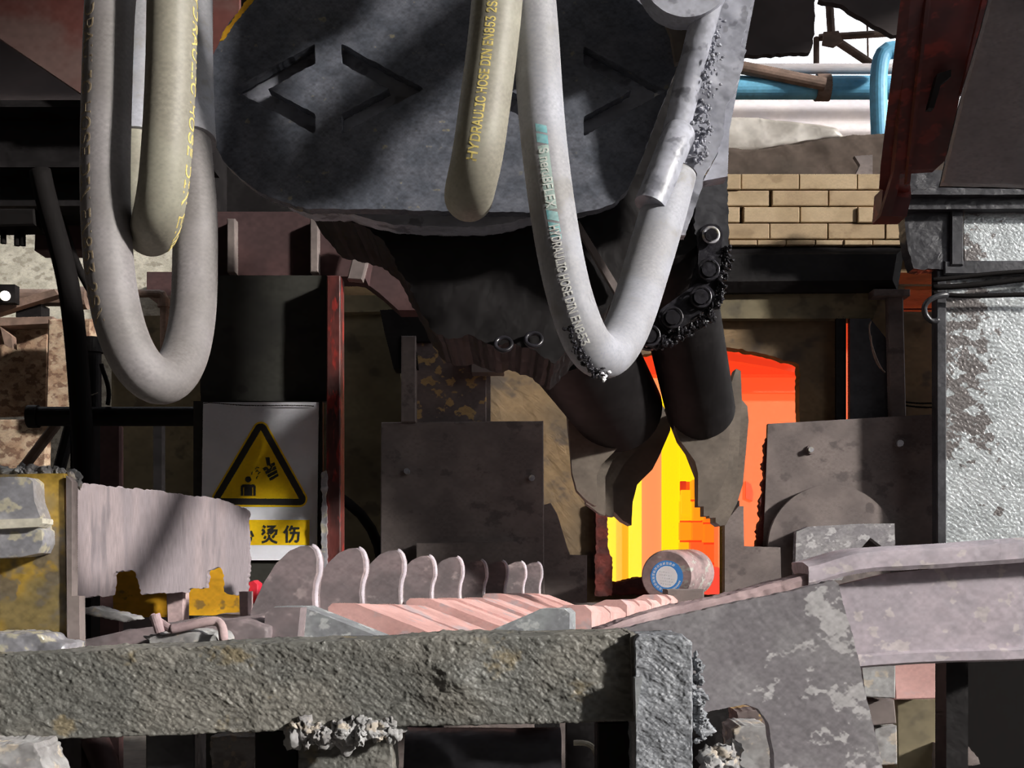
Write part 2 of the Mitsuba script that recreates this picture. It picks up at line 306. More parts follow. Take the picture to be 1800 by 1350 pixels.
put('barrel', rod(P(1200, 154, 6.6), P(1640, 154, 6.6), 20 * 6.6 / F, 24), BLUE, bp)
put('pipe_stand', rod(P(1628, 108, 6.6), [P(1628, 0, 6.6)[0], 6.6, 0], .04, 10), RUSTPIPE, bp)
put('flange_collar', rod(P(1434, 154, 6.6), P(1458, 154, 6.6), 23 * 6.6 / F, 24), RUSTPIPE, bp, label='rust-brown collar')
rb = thing('rusty_branch_pipe', 'rusty sloping branch pipe lying against the thick blue pipe', 'pipe')
put('barrel', tube(spline([P(1230, 106, 6.53), P(1320, 122, 6.53), P(1400, 138, 6.53), P(1450, 148, 6.53)], 20), 11 * 6.53 / F, 14), RUSTPIPE, rb)
vp = thing('blue_riser_pipe', 'upright blue riser pipe bending over at the top, left of the slanted red beam', 'pipe')
put('barrel', tube(spline([P(1546, 430, 6.4), P(1545, 200, 6.4), P(1546, 120, 6.4), P(1556, 92, 6.4), P(1575, 88, 6.4), P(1600, 88, 6.4)], 40), 15 * 6.4 / F, 20), BLUE, vp)
put('foil_duct', rough(plate([(1262, 208), (1330, 206), (1400, 214), (1470, 226), (1482, 240), (1400, 250), (1330, 262), (1262, 268)], 5.85, .25, ref=8), .012, 7, 3), FOIL, smooth=True,
    label='crumpled shiny metal foil wrap lying on the dust heap above the bricks', cat='foil wrap')
put('dust_heap', rough(plate([(1180, 262), (1330, 262), (1420, 250), (1500, 238), (1560, 232), (1700, 230), (1700, 345), (1180, 345)], 5.7, .4, ref=10), .02, 10, 5), DUSTPILE, smooth=True,
    label='brown heap of insulation dust lying on top of the brick course', cat='dust heap', kind='stuff')
put('steel_offcut', plate([(1502, 274), (1534, 272), (1534, 316), (1500, 316), (1512, 290)], 5.4, .03), PLATE, label='small notched steel offcut standing on the bricks beside the slanted red beam', cat='offcut')

# ---------------------------------------------------------------- the furnace
YF = 5.2
fu = thing('furnace', 'soot-stained reheating furnace with an arched glowing mouth and cream brick crown', 'furnace')
arch = [(1066, 1044), (1066, 700), (1090, 655)] + [(1236 + 168 * math.sin(a), 742 - 134 * math.cos(a)) for a in np.linspace(-.85, 1.02, 14)] + [(1405, 690), (1405, 1044)]
arch = [(1066, 1044), (1066, 690), (1085, 650), (1120, 628), (1165, 615), (1215, 609), (1262, 609), (1290, 612), (1325, 618), (1360, 626), (1385, 634), (1405, 641), (1405, 1044)]
body = [(598, 1046), (598, 500), (1648, 500), (1648, 1046)]
put('front_wall', rough(plate([(590, 1500), (590, 500), (1660, 500), (1660, 1500)], YF, .07, holes=[jagged(arch, 2, 6, 9), rect(1478, 562, 1503, 745), [(1580, 548), (1590, 503), (1648, 503), (1648, 548)]], ref=22), .008, 9, 2), WALLBROWN, fu)
put('side_wall', plate([(420, 1500), (420, 300), (600, 300), (600, 1500)], YF - .02, .35), WALLOLIVE, fu)
put('base', plate([(590, 1500), (590, 1060), (1700, 1060), (1700, 1500)], YF - .06, .1), PLATE, fu)
put('lintel', rough(plate([(1150, 432), (1596, 430), (1582, 508), (1150, 512)], YF - .12, .3, bev=16), .004, 12, 3), SOOT, fu, label='soot-blackened lintel')
put('lower_ledge', plate([(1150, 510), (1542, 510), (1542, 540), (1536, 560), (1150, 560)], YF - .05, .1), WALLOLIVE, fu)
# brick crown: five courses, one entry for each brick
crs = [(305, 333, [1224, 1303, 1405, 1507, 1609, 1700]), (334, 362, [1250, 1353, 1456, 1558, 1660]), (363, 391, [1200, 1301, 1406, 1508, 1609, 1700]), (392, 420, [1250, 1353, 1455, 1557, 1659]),
       (421, 431, [1230, 1281, 1331, 1382, 1433, 1484, 1534, 1585, 1636])]
put('crown_core', plate(rect(1180, 306, 1700, 432), YF - .03, .3), MORTAR, fu)
g = np.random.default_rng(3)
for y0, y1, xs in crs:
    for a, b in zip(xs[:-1], xs[1:]):
        gap = 1.2 if g.random() < .8 else 2.2
        if (y0 == 334 and a == 1353): a += 4
        if (y0 == 363 and a == 1301): a += 6
        put('brick', plate(rect(a + gap * .6, y0 + .8, b - gap * .6, y1 - .6), YF - .1 + g.normal(0, .004), .12, bev=1.0), BRICK if g.random() < .5 else BRICK2, fu)
put('roof_slab', boxm(P(1000, 0, 5.2)[0], 1.9, 5.3, 7.4, 2.45, 2.69), WALLBROWN, fu)
# hot chamber: glowing lining
def hot(name, pts, Y, th, rgb, k=1.0, label=None, **kw):
    return put(name, plate(pts, Y, th, **kw), HOT, fu, label=label, emitter=glow(rgb, k))
YBR, ABR, ORB = (1.2, .52, .006), (1.15, .33, .008), (1.1, .20, .010)
YEL, AMB, SAL, ORA, ORG, RED, DRED = (1.25, .80, .006), (1.15, .45, .02), (1.1, .30, .11), (1.15, .17, .010), (1.05, .11, .018), (1.0, .070, .018), (.55, .022, .010)
YB = 6.4
def sx(x): return CX + (x - CX) * 1.0
hot('hot_panel', rect(1020, 560, 1083, 1100), YB, .1, YEL)
hot('hot_panel', rect(1083, 560, 1105, 1100), YB + .02, .1, AMB)
hot('hot_panel', rect(1105, 560, 1128, 1100), YB, .1, YEL)
hot('hot_panel', rect(1128, 560, 1164, 1100), YB + .03, .1, SAL)
hot('hot_panel', rect(1164, 560, 1195, 1100), YB, .1, YEL)
hot('hot_back_wall', rect(1195, 560, 1262, 845), YB - .01, .1, YEL)
hot('hot_back_wall', rect(1195, 845, 1300, 1100), YB + .06, .1, (.62, .035, .010), 1.0)
bk = [(1197, 860, 1215, 905, YBR), (1217, 842, 1240, 877, ABR), (1241, 842, 1275, 877, ABR), (1194, 880, 1217, 915, YBR), (1218, 880, 1238, 915, ABR), (1239, 880, 1275, 918, ORB), (1194, 917, 1216, 950, ABR), (1217, 917, 1237, 950, ORB),
      (1238, 920, 1262, 954, ORB), (1263, 920, 1290, 954, ORG), (1194, 952, 1212, 985, YBR), (1213, 952, 1238, 985, ORG), (1239, 956, 1262, 990, ORG), (1263, 956, 1290, 992, ORG), (1212, 987, 1240, 1020, ORG), (1241, 992, 1275, 1030, ORG)]
for x0, y0, x1, y1, c in bk:
    hot('hot_brick', rect(x0 + 1.0, y0 + 1.2, x1 - 1.0, y1 - 1.2), YB - .05 + g.uniform(-.015, .015), .12, c, g.uniform(.9, 1.08), bev=1.2)
hot('hot_recess', rect(1196, 846, 1206, 870), YB - .02, .01, DRED)
# right side: arch soffit, lining with a level step
hot('hot_side_wall', rect(1262, 690, 1460, 1100), 6.2, .12, (1.0, .135, .038))
hot('hot_side_wall', rect(1240, 655, 1460, 690), 6.15, .12, (1.0, .085, .022))
hot('hot_arch', rect(1100, 560, 1460, 658), 6.05, .12, (.90, .048, .012))
hot('hot_arch', [(1240, 612), (1300, 622), (1360, 634), (1420, 652), (1420, 660), (1360, 646), (1300, 636), (1240, 630)], 5.95, .08, (.80, .035, .009))
hot('hot_patch', [(1311, 846), (1320, 850), (1324, 866), (1323, 881), (1311, 876)], 6.19, .01, (.75, .035, .012))
hot('hearth', rect(1000, 1046, 1420, 1052), YF + .4, 1.0, (.30, .012, .006))
put('jamb', rough(plate(jagged([(1046, 1048), (1048, 880), (1062, 876), (1066, 905), (1068, 960), (1076, 985), (1076, 1048)], 2, 4, 3), YF - .04, .35, ref=6), .006, 20, 3), SCALE_RED, fu, label='red-stained jamb brickwork')
hb = hot('hot_billet', [(1256 + 22 * math.cos(a), 1024 + 28 * math.sin(a)) for a in np.linspace(0, 2 * math.pi, 20)[:-1]], 5.5, .4, (1.0, .075, .045))
scene['hot_billet'] = scene.pop(hb); COUNT['hot_billet'] = 0
tag('hot_billet', 'glowing salmon-red round billet end inside the furnace mouth, right of the labelled bar', 'billet')
put('scale_heap', rough(plate(jagged([(1060, 1042), (1080, 1026), (1110, 1018), (1140, 1014), (1160, 1034), (1160, 1046), (1060, 1046)], 3, 4, 5), YF - .02, .2, ref=5), .006, 30, 8), SCALE_RED, smooth=True,
    label='heap of dark red mill scale on the sill, left of the labelled bar', cat='scale heap', kind='stuff')
# glow seen through gaps
# left part of the front: pier, cap, column, plates
put('pier', rough(plate([(598, 548), (670, 548), (700, 640), (720, 760), (720, 1046), (598, 1046)], YF - .16, .2, ref=14), .006, 8, 4), WALLOLIVE, fu)
put('pier_cap', plate([(598, 519), (690, 519), (703, 530), (700, 547), (598, 549)], YF - .22, .25), WALLOLIVE, fu)
wd = thing('wall_bracket', 'dark steel bracket stepping down beside the olive pier, under the black drum', 'bracket')
put('block', plate([(668, 545), (760, 540), (760, 600), (730, 600), (735, 648), (692, 648), (684, 615), (676, 585)], YF - .4, .12), SOOT, wd)
bc = thing('buckstay_column', 'brown steel column with a peeling cream patch between the pier and the black tong', 'column')
put('web', plate(rect(706, 596, 855, 745), YF - .36, .06, bev=2), FLAKE, bc)
put('side_rib', plate(rect(705, 590, 731, 742), YF - .42, .08, bev=2), PLATE, bc)
put('lug', plate([(829, 596), (905, 590), (905, 618), (886, 618), (886, 654), (829, 654)], YF - .46, .1, bev=0), PLATE, bc)
put('rear_web', plate(rect(852, 650, 862, 745), YF - .33, .04), PLATE, bc)
bpz = thing('heat_shield_plate', 'wide brown steel plate standing left of the furnace mouth behind the conveyor fins', 'plate')
put('sheet', plate([(670, 742), (955, 740), (957, 1060), (668, 1060)], YF - .40, .03, bev=1.5), PLATE, bpz)
for (x, y) in ((715, 828), (935, 840)): put('bolt', cyl_y(x, y, YF - .42, 5.5, .03, 12), BRIGHT, bpz)
bq = thing('stepped_plate', 'dark stepped steel plate at the left foot of the furnace mouth', 'plate')
put('sheet', plate([(948, 890), (968, 884), (980, 905), (998, 965), (1002, 975), (1032, 976), (1032, 1060), (948, 1060)], YF - .38, .05), PLATE, bq)
put('low_plate', plate([(732, 955), (918, 952), (920, 1052), (734, 1052)], YF - .45, .04), PLATE, label='low grey-brown plate behind the row of fins', cat='plate')
put('rubber_hose', tube(spline([P(560, 850, 4.9), P(600, 876, 4.9), P(635, 905, 4.9), P(660, 945, 4.9), P(672, 1000, 4.9), P(676, 1700, 4.9)], 30), .02, 12), BLACK, label='thin black hose curving between the red post and the wide brown plate', cat='hose', smooth=40)
# right part of the front
rp = thing('heat_shield_plate', 'wide brown steel plate with two bright bolts right of the furnace mouth', 'plate')
put('sheet', plate([(1350, 745), (1644, 728), (1644, 1010), (1340, 1010), (1345, 880)], YF - .18, .03, bev=0), PLATE, rp)
put('rough_edge', rough(plate(jagged([(1346, 770), (1356, 772), (1362, 880), (1372, 960), (1372, 1005), (1326, 1005), (1332, 930), (1340, 860)], 5, 4, 8), YF - .17, .04, ref=5), .008, 30, 4), SCALE_RED, rp, label='ragged scale-crusted edge')
for (x, y, r) in ((1426, 790, 6), (1583, 779, 7.5)):
    put('washer', cyl_y(x, y, YF - .19, r * 1.35, .012, 14), PLATE, rp); put('bolt', cyl_y(x, y, YF - .205, r * .8, .025, 12), BRIGHT, rp)
ds = thing('cover_disc', 'large round brown steel disc standing before the bolted plate', 'disc')
put('sheet', plate([(1462 + 112 * math.cos(a), 962 + 110 * math.sin(a)) for a in np.linspace(0, 2 * math.pi, 64)[:-1]], YF - .225, .03), PLATE, ds)
st_ = put('rocker_plate', rough(plate([(1397, 1020), (1400, 935), (1420, 926), (1500, 921), (1573, 920), (1573, 962), (1552, 962), (1530, 945), (1505, 974), (1480, 1020)], YF - .29, .05, ref=10), .002, 20, 3), SHEET,
          label='grey scuffed half plate leaning on the round brown disc', cat='plate')
jp = thing('jamb_guard', 'dark notched steel guard plate right of the labelled bar at the mouth', 'guard plate')
put('sheet', plate([(1274, 1042), (1274, 920), (1298, 890), (1307, 890), (1308, 960), (1372, 962), (1374, 1046)], YF - .3, .06), PLATE, jp)
put('door_post', plate([(1272, 880), (1300, 880), (1300, 1046), (1272, 1046)], YF - .22, .1, bev=1.5), SOOT, jp)
sp = thing('stanchion', 'narrow brown steel stanchion right of the furnace mouth beside a thin glowing slit', 'stanchion')
put('post', plate([(1560, 515), (1588, 512), (1594, 760), (1566, 760)], YF - .11, .04, bev=2), PLATE, sp)
put('cross_piece', plate(rect(1536, 508, 1600, 520), YF - .13, .08, bev=1), PLATE, sp)
tb = thing('instrument_box', 'dark narrow sheet box with pale scratches between the slit and the stanchion', 'box')
put('body', plate([(1494, 560), (1530, 560), (1562, 600), (1566, 760), (1494, 760)], YF - .07, .03), DARKSTEEL, tb)
hot('hot_end_wall', [(1472, 440), (1720, 440), (1720, 780), (1472, 780)], 6.1, .1, (.62, .045, .013))
put('chamber_roof', boxm(P(1000, 0, 5.2)[0], 2.08, 5.28, 7.2, 2.30, 2.45), WALLBROWN, fu)
put('slit_frame', plate(rect(1470, 556, 1487, 760), YF - .05, .02), SOOT, fu)
put('slit_frame', plate(rect(1492.5, 556, 1512, 760), YF - .05, .02), SOOT, fu)
for i, (a, b) in enumerate(((513, 517), (528, 533))): put('gap_bar', rough(plate(rect(1578, a + 14, 1660, b + 14 - 4 * (i < 3)), YF - .05, .02), .002, 30, i), SCALE_RED, fu)
for k, q in enumerate(([(1531, 565), (1529, 590), (1545, 640), (1556, 655)], [(1531, 590), (1536, 625), (1548, 648)], [(1588, 706), (1620, 709), (1660, 707)], [(1588, 712), (1625, 716), (1660, 714)])):
    put('thin_wire', tube(spline([P(x, y, YF - .08 - .06 * (k < 2)) for x, y in q], 16), .0035, 6), RUSTPIPE if k < 2 else BLACK,
        label=['thin rusty wire hanging over the dark narrow box, the longer one', 'thin rusty wire hanging over the dark narrow box, the shorter one', 'upper thin black wire right of the stanchion', 'lower thin black wire right of the stanchion'][k], cat='wire')

# labelled bar on the conveyor end
ba = thing('steel_bar', 'grey round steel bar with a blue and white paper label lying before the glowing mouth', 'steel bar')
c0 = P(1172, 1013, 4.35); ax = np.array([.30, 1.0, .02]); ax /= np.linalg.norm(ax); rb_ = 50 * 4.35 / F * .93
v0 = c0; pth = np.array([c0, c0 + ax * .006, c0 + ax * .02, c0 + ax * .4, c0 + ax * .55]); put('billet', tube(pth, [rb_ * .93, rb_ * .97, rb_, rb_, rb_], 48), BARSTEEL, ba, smooth=35)
e1 = np.cross(ax, [0, 0, 1.0]); e1 /= np.linalg.norm(e1); e2 = np.cross(e1, ax)
def discm(r0, r1, lift, n=48, off=(0, 0)):
    a = np.linspace(0, 2 * np.pi, n, endpoint=False); c = c0 - ax * lift + e1 * off[0] * rb_ + e2 * off[1] * rb_
    ring = lambda r: c + r * rb_ * (np.cos(a)[:, None] * e1 + np.sin(a)[:, None] * e2)
    v = np.vstack([ring(r0), ring(r1), ring(r0) + ax * lift * .8, ring(r1) + ax * lift * .8]); f = []
    for j in range(n):
        k = (j + 1) % n; f += [(j, k, n + k), (j, n + k, n + j), (n + j, n + k, 3 * n + k), (n + j, 3 * n + k, 3 * n + j)]
    m = trimesh.Trimesh(v, f, process=False); return m
off = (0, -.02)
lb = put('paper_label', discm(.405, .62, .001, off=off), LABELBLUE, ba, label='blue printed ring')
put('label_centre', discm(.0, .41, .0012, off=off), LABELWHITE, lb, label='white centre of the label')
ms = []
for i in range(15):
    a = math.radians(60 + i * 14)
    cc = c0 - ax * .0016 + (e1 * (off[0] + .51 * math.cos(a)) + e2 * (off[1] + .51 * math.sin(a))) * rb_
    rad = e1 * math.cos(a) + e2 * math.sin(a); tan = -e1 * math.sin(a) + e2 * math.cos(a)
    for s in (-.03, .02):
        q = [cc + rad * rb_ * u + tan * rb_ * (s + w) for u, w in ((-.05, -.012), (.05, -.012), (.05, .016), (-.05, .016))]
        ms.append(trimesh.Trimesh(np.array(q), [(0, 1, 2), (0, 2, 3)], process=False))
for i in range(9):
    a = math.radians(-75 + i * 7)
    cc = c0 - ax * .0016 + (e1 * (off[0] + .52 * math.cos(a)) + e2 * (off[1] + .52 * math.sin(a))) * rb_
    rad = e1 * math.cos(a) + e2 * math.sin(a); tan = -e1 * math.sin(a) + e2 * math.cos(a)
    q = [cc + rad * rb_ * u + tan * rb_ * w for u, w in ((-.035, -.02), (.035, -.02), (.035, .02), (-.035, .02))]
    ms.append(trimesh.Trimesh(np.array(q), [(0, 1, 2), (0, 2, 3)], process=False))
put('label_lettering', trimesh.util.concatenate(ms), LABELWHITE, lb, label='white lettering around the ring')
ms = []; g = np.random.default_rng(5)
for row in range(5):
    for i in range(7 - abs(row - 2)):
        u, w = -.27 + i * .085 + row * .015, .22 - row * .115 - .012 * i
        cc = c0 - ax * .0017 + (e1 * (off[0] + u) + e2 * (off[1] + w - .02)) * rb_
        d = e1 * .8 - e2 * .35; d2 = e1 * .35 + e2 * .8
        q = [cc + (d * a + d2 * b) * rb_ for a, b in ((-.02, -.008), (.02, -.008), (.02, .010), (-.02, .010))]
        ms.append(trimesh.Trimesh(np.array(q), [(0, 1, 2), (0, 2, 3)], process=False))
put('label_print', trimesh.util.concatenate(ms), INK, lb, label='small grey print')
put('rest_block', plate(rect(1172, 1036, 1238, 1062), 4.2, .12, bev=2), PLATE, label='small brown steel rest block in front of the labelled bar', cat='block')

# ---------------------------------------------------------------- V-trough conveyor
D = np.array([.238, 1.0, -.003])
def shift(dy, dz=0.0): return T().translate([float(x) for x in (D * dy + [0, 0, dz])])
Y0 = 2.3
D2 = D - [0, 0, .045]      # each cradle dips a little towards the furnace, so the next one's front edge stands proud
cf = thing('conveyor_frame', 'pinkish steel frame carrying the row of V-shaped cradles', 'conveyor frame')
put('side_beam', plate(rect(530, 1187, 620, 1268), Y0, 2.3, tdir=D), PINK, cf)
put('side_beam', plate(rect(890, 1187, 985, 1268), Y0, 2.3, tdir=D), PINK, cf)
for dy in (.5, 1.8):
    for xx in (600, 940):
        c = P(xx, 1262, Y0) + D * dy; put('leg', boxm(c[0] - .04, c[0] + .04, c[1] - .04, c[1] + .04, 0, c[2] + .02), SOOT, cf)
gv = thing('front_cradle', 'grey V-shaped cradle nearest the camera behind the crusted beam', 'cradle')
put('left_wing', plate([(474, 1072), (484, 1066), (530, 1066), (745, 1150), (745, 1185), (474, 1185)], Y0, .06, tdir=D, ref=10), GREYV, gv)
put('right_wing', plate([(765, 1150), (938, 1076), (950, 1070), (992, 1070), (1001, 1078), (1001, 1185), (765, 1185)], Y0, .06, tdir=D, ref=10), GREYV, gv)
put('rusty_end', plate([(466, 1078), (478, 1068), (528, 1068), (520, 1150), (462, 1150)], Y0 - .03, .03, tdir=D), FIN, gv, label='brown end block')
for i in range(1, 9):
    k = thing('pink_cradle', ('pink oxide-dusted V-shaped cradle, ' + ['first', 'second', 'third', 'fourth', 'fifth', 'sixth', 'seventh', 'eighth'][i - 1] + ' behind the grey front cradle'), 'cradle', group='pink conveyor cradles')
    if i == 1:
        src = k
        a = rough(plate([(488, 1074), (496, 1066), (540, 1066), (755, 1150), (755, 1185), (488, 1185)], Y0, .232, tdir=D2, ref=9), .0018, 40, 4)
        b = rough(plate([(755, 1150), (930, 1078), (950, 1069), (985, 1069), (1000, 1082), (1000, 1185), (755, 1185)], Y0, .232, tdir=D2, ref=9), .0018, 40, 9)
        scene[k + '__left_wing'] = {**mikit.ply(a, PINK, smooth=35), 'to_world': shift(.24)}
        scene[k + '__right_wing'] = {**mikit.ply(b, PINK, smooth=35), 'to_world': shift(.24)}
    else:
        for q in ('left_wing', 'right_wing'):
            copy_of(f'{src}__{q}', f'{k}__{q}', shift(.24 * i + (0.012 if i % 2 else 0), -.004 * (i % 3)))
# shark-fin guards
fy = 2.5
fin = [(428, 1150), (432, 1108), (444, 1066), (462, 1028), (486, 990), (508, 969), (528, 960), (542, 959), (551, 966), (556, 982), (556, 1005), (551, 1022), (548, 1045), (550, 1075), (552, 1150)]
fl = ['tallest and nearest', 'second', 'third', 'fourth', 'fifth', 'sixth', 'seventh', 'eighth', 'farthest and smallest']
f_a = mikit.ply(rough(plate(fin, fy, .04, tdir=D, ref=7), .0012, 40, 3), FIN, smooth=35)
f_b = mikit.ply(rough(plate(fin, fy, .04, tdir=D, ref=7), .0022, 30, 12), FIN, smooth=35)
for i in range(9):
    k = fresh('guard_fin'); tag(k, f'grey curved guard fin, {fl[i]} of the row left of the cradles', 'guard fin', 'guard fins')
    scene[k] = {**(f_a if i % 2 == 0 else f_b), 'to_world': shift(.262 * i - .012 * (i > 2), -.010 * (i in (3, 4)) - .016 * (i > 4))}
    for e in ('edge',):
        kk = f'{k}__bright_edge'
        if i == 0:
            pe = [(542, 959), (551, 966), (556, 982), (556, 1005), (551, 1022), (548, 1045), (550, 1075)]
            pts = np.array([P(x - 1.5, y + 1, fy) for x, y in pe]) + D * .02
            ed = mikit.ply(tube(spline(pts, 26), .0068, 10), RAIL, smooth=True)
        scene[kk] = {**ed, 'to_world': scene[k]['to_world']}

# ---------------------------------------------------------------- warning sign and its post
sb = thing('sign_backing', 'dark green steel board behind the white warning sign', 'backing board')
YS = 3.3
put('board', plate([(340, 705), (566, 705), (566, 1180), (340, 1180)], YS + .012, .03), DARKGREEN, sb)
for x in (370, 530): 
    c = P(x, 1100, YS + .05); put('leg', boxm(c[0] - .02, c[0] + .02, YS + .045, YS + .085, 0, c[2]), DARKGREEN, sb)
sg = thing('warning_sign', 'white warning sign with a yellow triangle and Chinese lettering on the dark board', 'sign')
put('panel', plate([(357, 707), (560, 707), (557, 985), (353, 985)], YS, .006), WHITE, sg)
tri = Polygon([(458.4, 755.5), (387, 876), (526, 877)])
put('yellow_rim', prints([tri.buffer(14.3).difference(tri.buffer(11))], YS, .0015), SIGNY, sg)
put('black_triangle', prints([tri.buffer(11.2).difference(tri.buffer(-.2))], YS, .0018), SIGNK, sg)
put('yellow_field', prints([tri], YS, .0014), SIGNY, sg)
pk = [Point(436.2, 842.7).buffer(5.3)]
bodyp = unary_union([sbox(426, 851.5, 447, 871.5), sbox(423.3, 853.5, 449.4, 871.5), sbox(425.5, 851.5, 447.3, 856)])
pk.append(bodyp.difference(sbox(427.2, 856.5, 429.2, 873)).difference(sbox(443.4, 856.5, 445.4, 873)))
bucket = Polygon([(461.7, 823.2), (482.2, 812.2), (489.6, 836.4), (475.4, 845.1)])
for q in ([(464, 829), (486, 817)], [(467.3, 835), (488, 824)], [(471, 841), (490, 830.5)]): bucket = bucket.difference(LineString(q).buffer(.8, cap_style=2))
bucket = bucket.difference(Point(473.4, 821.5).buffer(6.2)).union(LineString([(473.0, 815.5 + 1), (477.5, 820), (475, 826), (470.5, 825.5), (469, 822.5)]).buffer(1.5))
pk += [bucket, Polygon([(466.7, 804), (473.8, 803.5), (475, 817), (469.5, 819)])]
for a, b, c in (((449, 824), (451.5, 821.4), (455, 822)), ((449.5, 829), (452, 827), (455, 829)), ((442.5, 834), (442.8, 831), (444.3, 829)), ((454, 833.5), (455, 831), (457.5, 830)), ((451, 841.5), (451.2, 838.8), (453, 837.4))):
    pk.append(LineString([a, b, c]).buffer(.65))
put('pictogram', prints(pk, YS, .0026), SIGNK, sg)
put('yellow_strip', prints([Polygon([(362, 914), (544, 914), (543.5, 958), (361.5, 958)])], YS, .0014), SIGNY, sg)
CH = {'xiao': [[(.5, .95), (.5, .08), (.42, .04), (.34, .12)], [(.28, .68), (.2, .42), (.06, .25)], [(.72, .7), (.84, .5), (.94, .25)]],
      'xin': [[(.1, .22), (.2, .56)], [(.36, .68), (.36, .2), (.42, .09), (.7, .08), (.76, .14), (.79, .32)], [(.46, .88), (.57, .64)], [(.76, .66), (.92, .34)]],
      'tang': [[(.12, .96), (.27, .86)], [(.06, .75), (.21, .65)], [(.05, .45), (.24, .64)], [(.36, .92), (.8, .92), (.72, .84), (.42, .7)], [(.4, .7), (.93, .7), (.9, .5), (.8, .45)], [(.62, .7), (.38, .5)], [(.78, .7), (.56, .5)],
               [(.28, .38), (.2, .22)], [(.8, .42), (.68, .28)], [(.5, .47), (.48, .27), (.32, .1), (.05, .02)], [(.5, .28), (.68, .1), (.97, .0)]],
      'shang': [[(.28, .97), (.18, .74), (.02, .55)], [(.2, .7), (.2, .0)], [(.52, .97), (.46, .82), (.36, .68)], [(.46, .82), (.97, .82)], [(.4, .56), (.92, .56), (.88, .14), (.8, .06), (.68, .1)], [(.66, .76), (.62, .5), (.52, .22), (.34, .02)]]}
chs = []
for nm, x0 in (('xiao', 380), ('xin', 418.5), ('tang', 459), ('shang', 498.3)):
    for s in CH[nm]: chs.append(LineString([(x0 + 29 * x, 954 - 31 * y) for x, y in s]).buffer(1.9, cap_style=2, join_style=2))
for i, s in enumerate(chs): pass
put('lettering', prints([unary_union(chs)], YS, .0026), SIGNK, sg)
put('tie_wire', tube(spline([P(358, 709, YS - .006), P(372, 708, YS - .008), P(420, 712, YS - .006), P(500, 713, YS - .007), P(552, 714, YS - .006)], 24), .0012, 6), BLACK, label='thin dark wire along the top edge of the warning sign', cat='wire')
po = thing('red_post', 'upright post with scraped red paint right of the warning sign', 'post')
p0 = plate([(574, 484), (598, 484), (599, 1200), (572, 1200)], YS - .02, .08, bev=2); put('shaft', p0, REDPOST, po)
put('foot', boxm(P(572, 0, YS)[0], P(599, 0, YS)[0], YS, YS + .06, 0, P(0, 1190, YS)[2]), REDPOST, po)
put('edge_strip', rough(plate(jagged([(565, 830), (574, 826), (574, 1100), (565, 1100)], 2, 5, 3), YS - .03, .03, ref=5), .003, 40, 2), BRIGHT, po, label='silvery ragged edge strip')
dp = thing('steel_sheet', 'large dark greenish steel panel above the warning sign', 'panel')
put('sheet', rough(plate([(352, 484), (576, 484), (576, 706), (352, 706)], YS + .06, .03, ref=25), .003, 6, 2), DARKGREEN, dp)
bm = thing('cross_beam', 'dark brown cross beam with small upright ribs above the dark panel', 'beam')
put('web', plate([(380, 372), (660, 372), (640, 486), (380, 486)], YS + .1, .12), MAROON, bm)
for x in (406, 552): put('rib', plate(rect(x - 7, 384, x + 7, 478), YS + .06, .04, bev=1.5), PLATE, bm)
bb = thing('diagonal_brace', 'short brown steel brace slanting under the big front disc', 'brace')
put('flat', plate([(634, 398), (660, 402), (636, 492), (610, 490)], YS + .0, .04, bev=1.5), PLATE, bb)
put('ceiling_plate', plate([(600, 486), (636, 492), (668, 516), (700, 545), (760, 545), (760, 400), (655, 400)], YS + .3, .1), MAROON, label='maroon plate behind the brace, left of the black drum', cat='plate')

# ---------------------------------------------------------------- far left background
put('pale_wall_panel', plate(rect(-80, 350, 420, 900), 6.2, .1), PALEWALL, label='pale mottled wall panel far behind the left hoses', cat='wall panel')
put('olive_wall_panel', plate(rect(196, 555, 352, 1000), 5.6, .1), WALLOLIVE, label='olive wall panel seen through the loop of the left hose', cat='wall panel')
rpn = thing('rusty_sheet', 'rust-blotched sheet panel at the far left edge, the wider one', 'panel')
put('sheet', plate([(-60, 566), (82, 562), (80, 728), (-60, 732)], 5.3, .06), RUSTY, rpn)
put('top_flange', plate([(-60, 560), (92, 556), (92, 568), (-60, 576)], 5.2, .12), RUSTPIPE, rpn)
put('gusset', plate([(0, 574), (20, 590), (22, 612), (8, 606)], 5.2, .05), RUSTPIPE, rpn)
rp2 = put('rusty_sheet', plate([(84, 560), (160, 560), (160, 735), (80, 730)], 5.1, .08, bev=3), RUSTY, label='narrow rust-blotched sheet panel left of the black diagonal hose', cat='panel')
put('rusty_sheet', plate([(-60, 738), (82, 736), (80, 836), (-60, 840)], 5.2, .06, bev=3), RUSTY, label='low rust-brown panel behind the yellow machine end', cat='panel')
hp = thing('rusty_pipe', 'level rusty pipe with an elbow and drop leg against the pale wall', 'pipe')
put('barrel', rod(P(-80, 522, 5.5), P(150, 524, 5.5), 15 * 5.5 / F, 16), RUSTPIPE, hp)
put('collar', rod(P(132, 524, 5.5), P(154, 524, 5.5), 20 * 5.5 / F, 16), RUSTPIPE, hp)
put('thin_run', rod(P(150, 516, 5.5), P(280, 516, 5.5), 7 * 5.5 / F, 12), RUSTPIPE, hp)
put('drop_leg', tube(spline([P(272, 517, 5.5), P(286, 519, 5.5), P(289, 535, 5.5), P(289, 640, 5.5), P(289, 700, 5.5)], 30), 8 * 5.5 / F, 12), RUSTPIPE, hp)
put('elbow', rod(P(288, 526, 5.5), P(288, 540, 5.5), 11 * 5.5 / F, 12), RUSTPIPE, hp)
put('slanting_lever', plate([(-20, 540), (95, 508), (102, 518), (-20, 556)], 5.3, .06), RUSTPIPE, label='slanting rusty lever arm in front of the level rusty pipe', cat='lever')
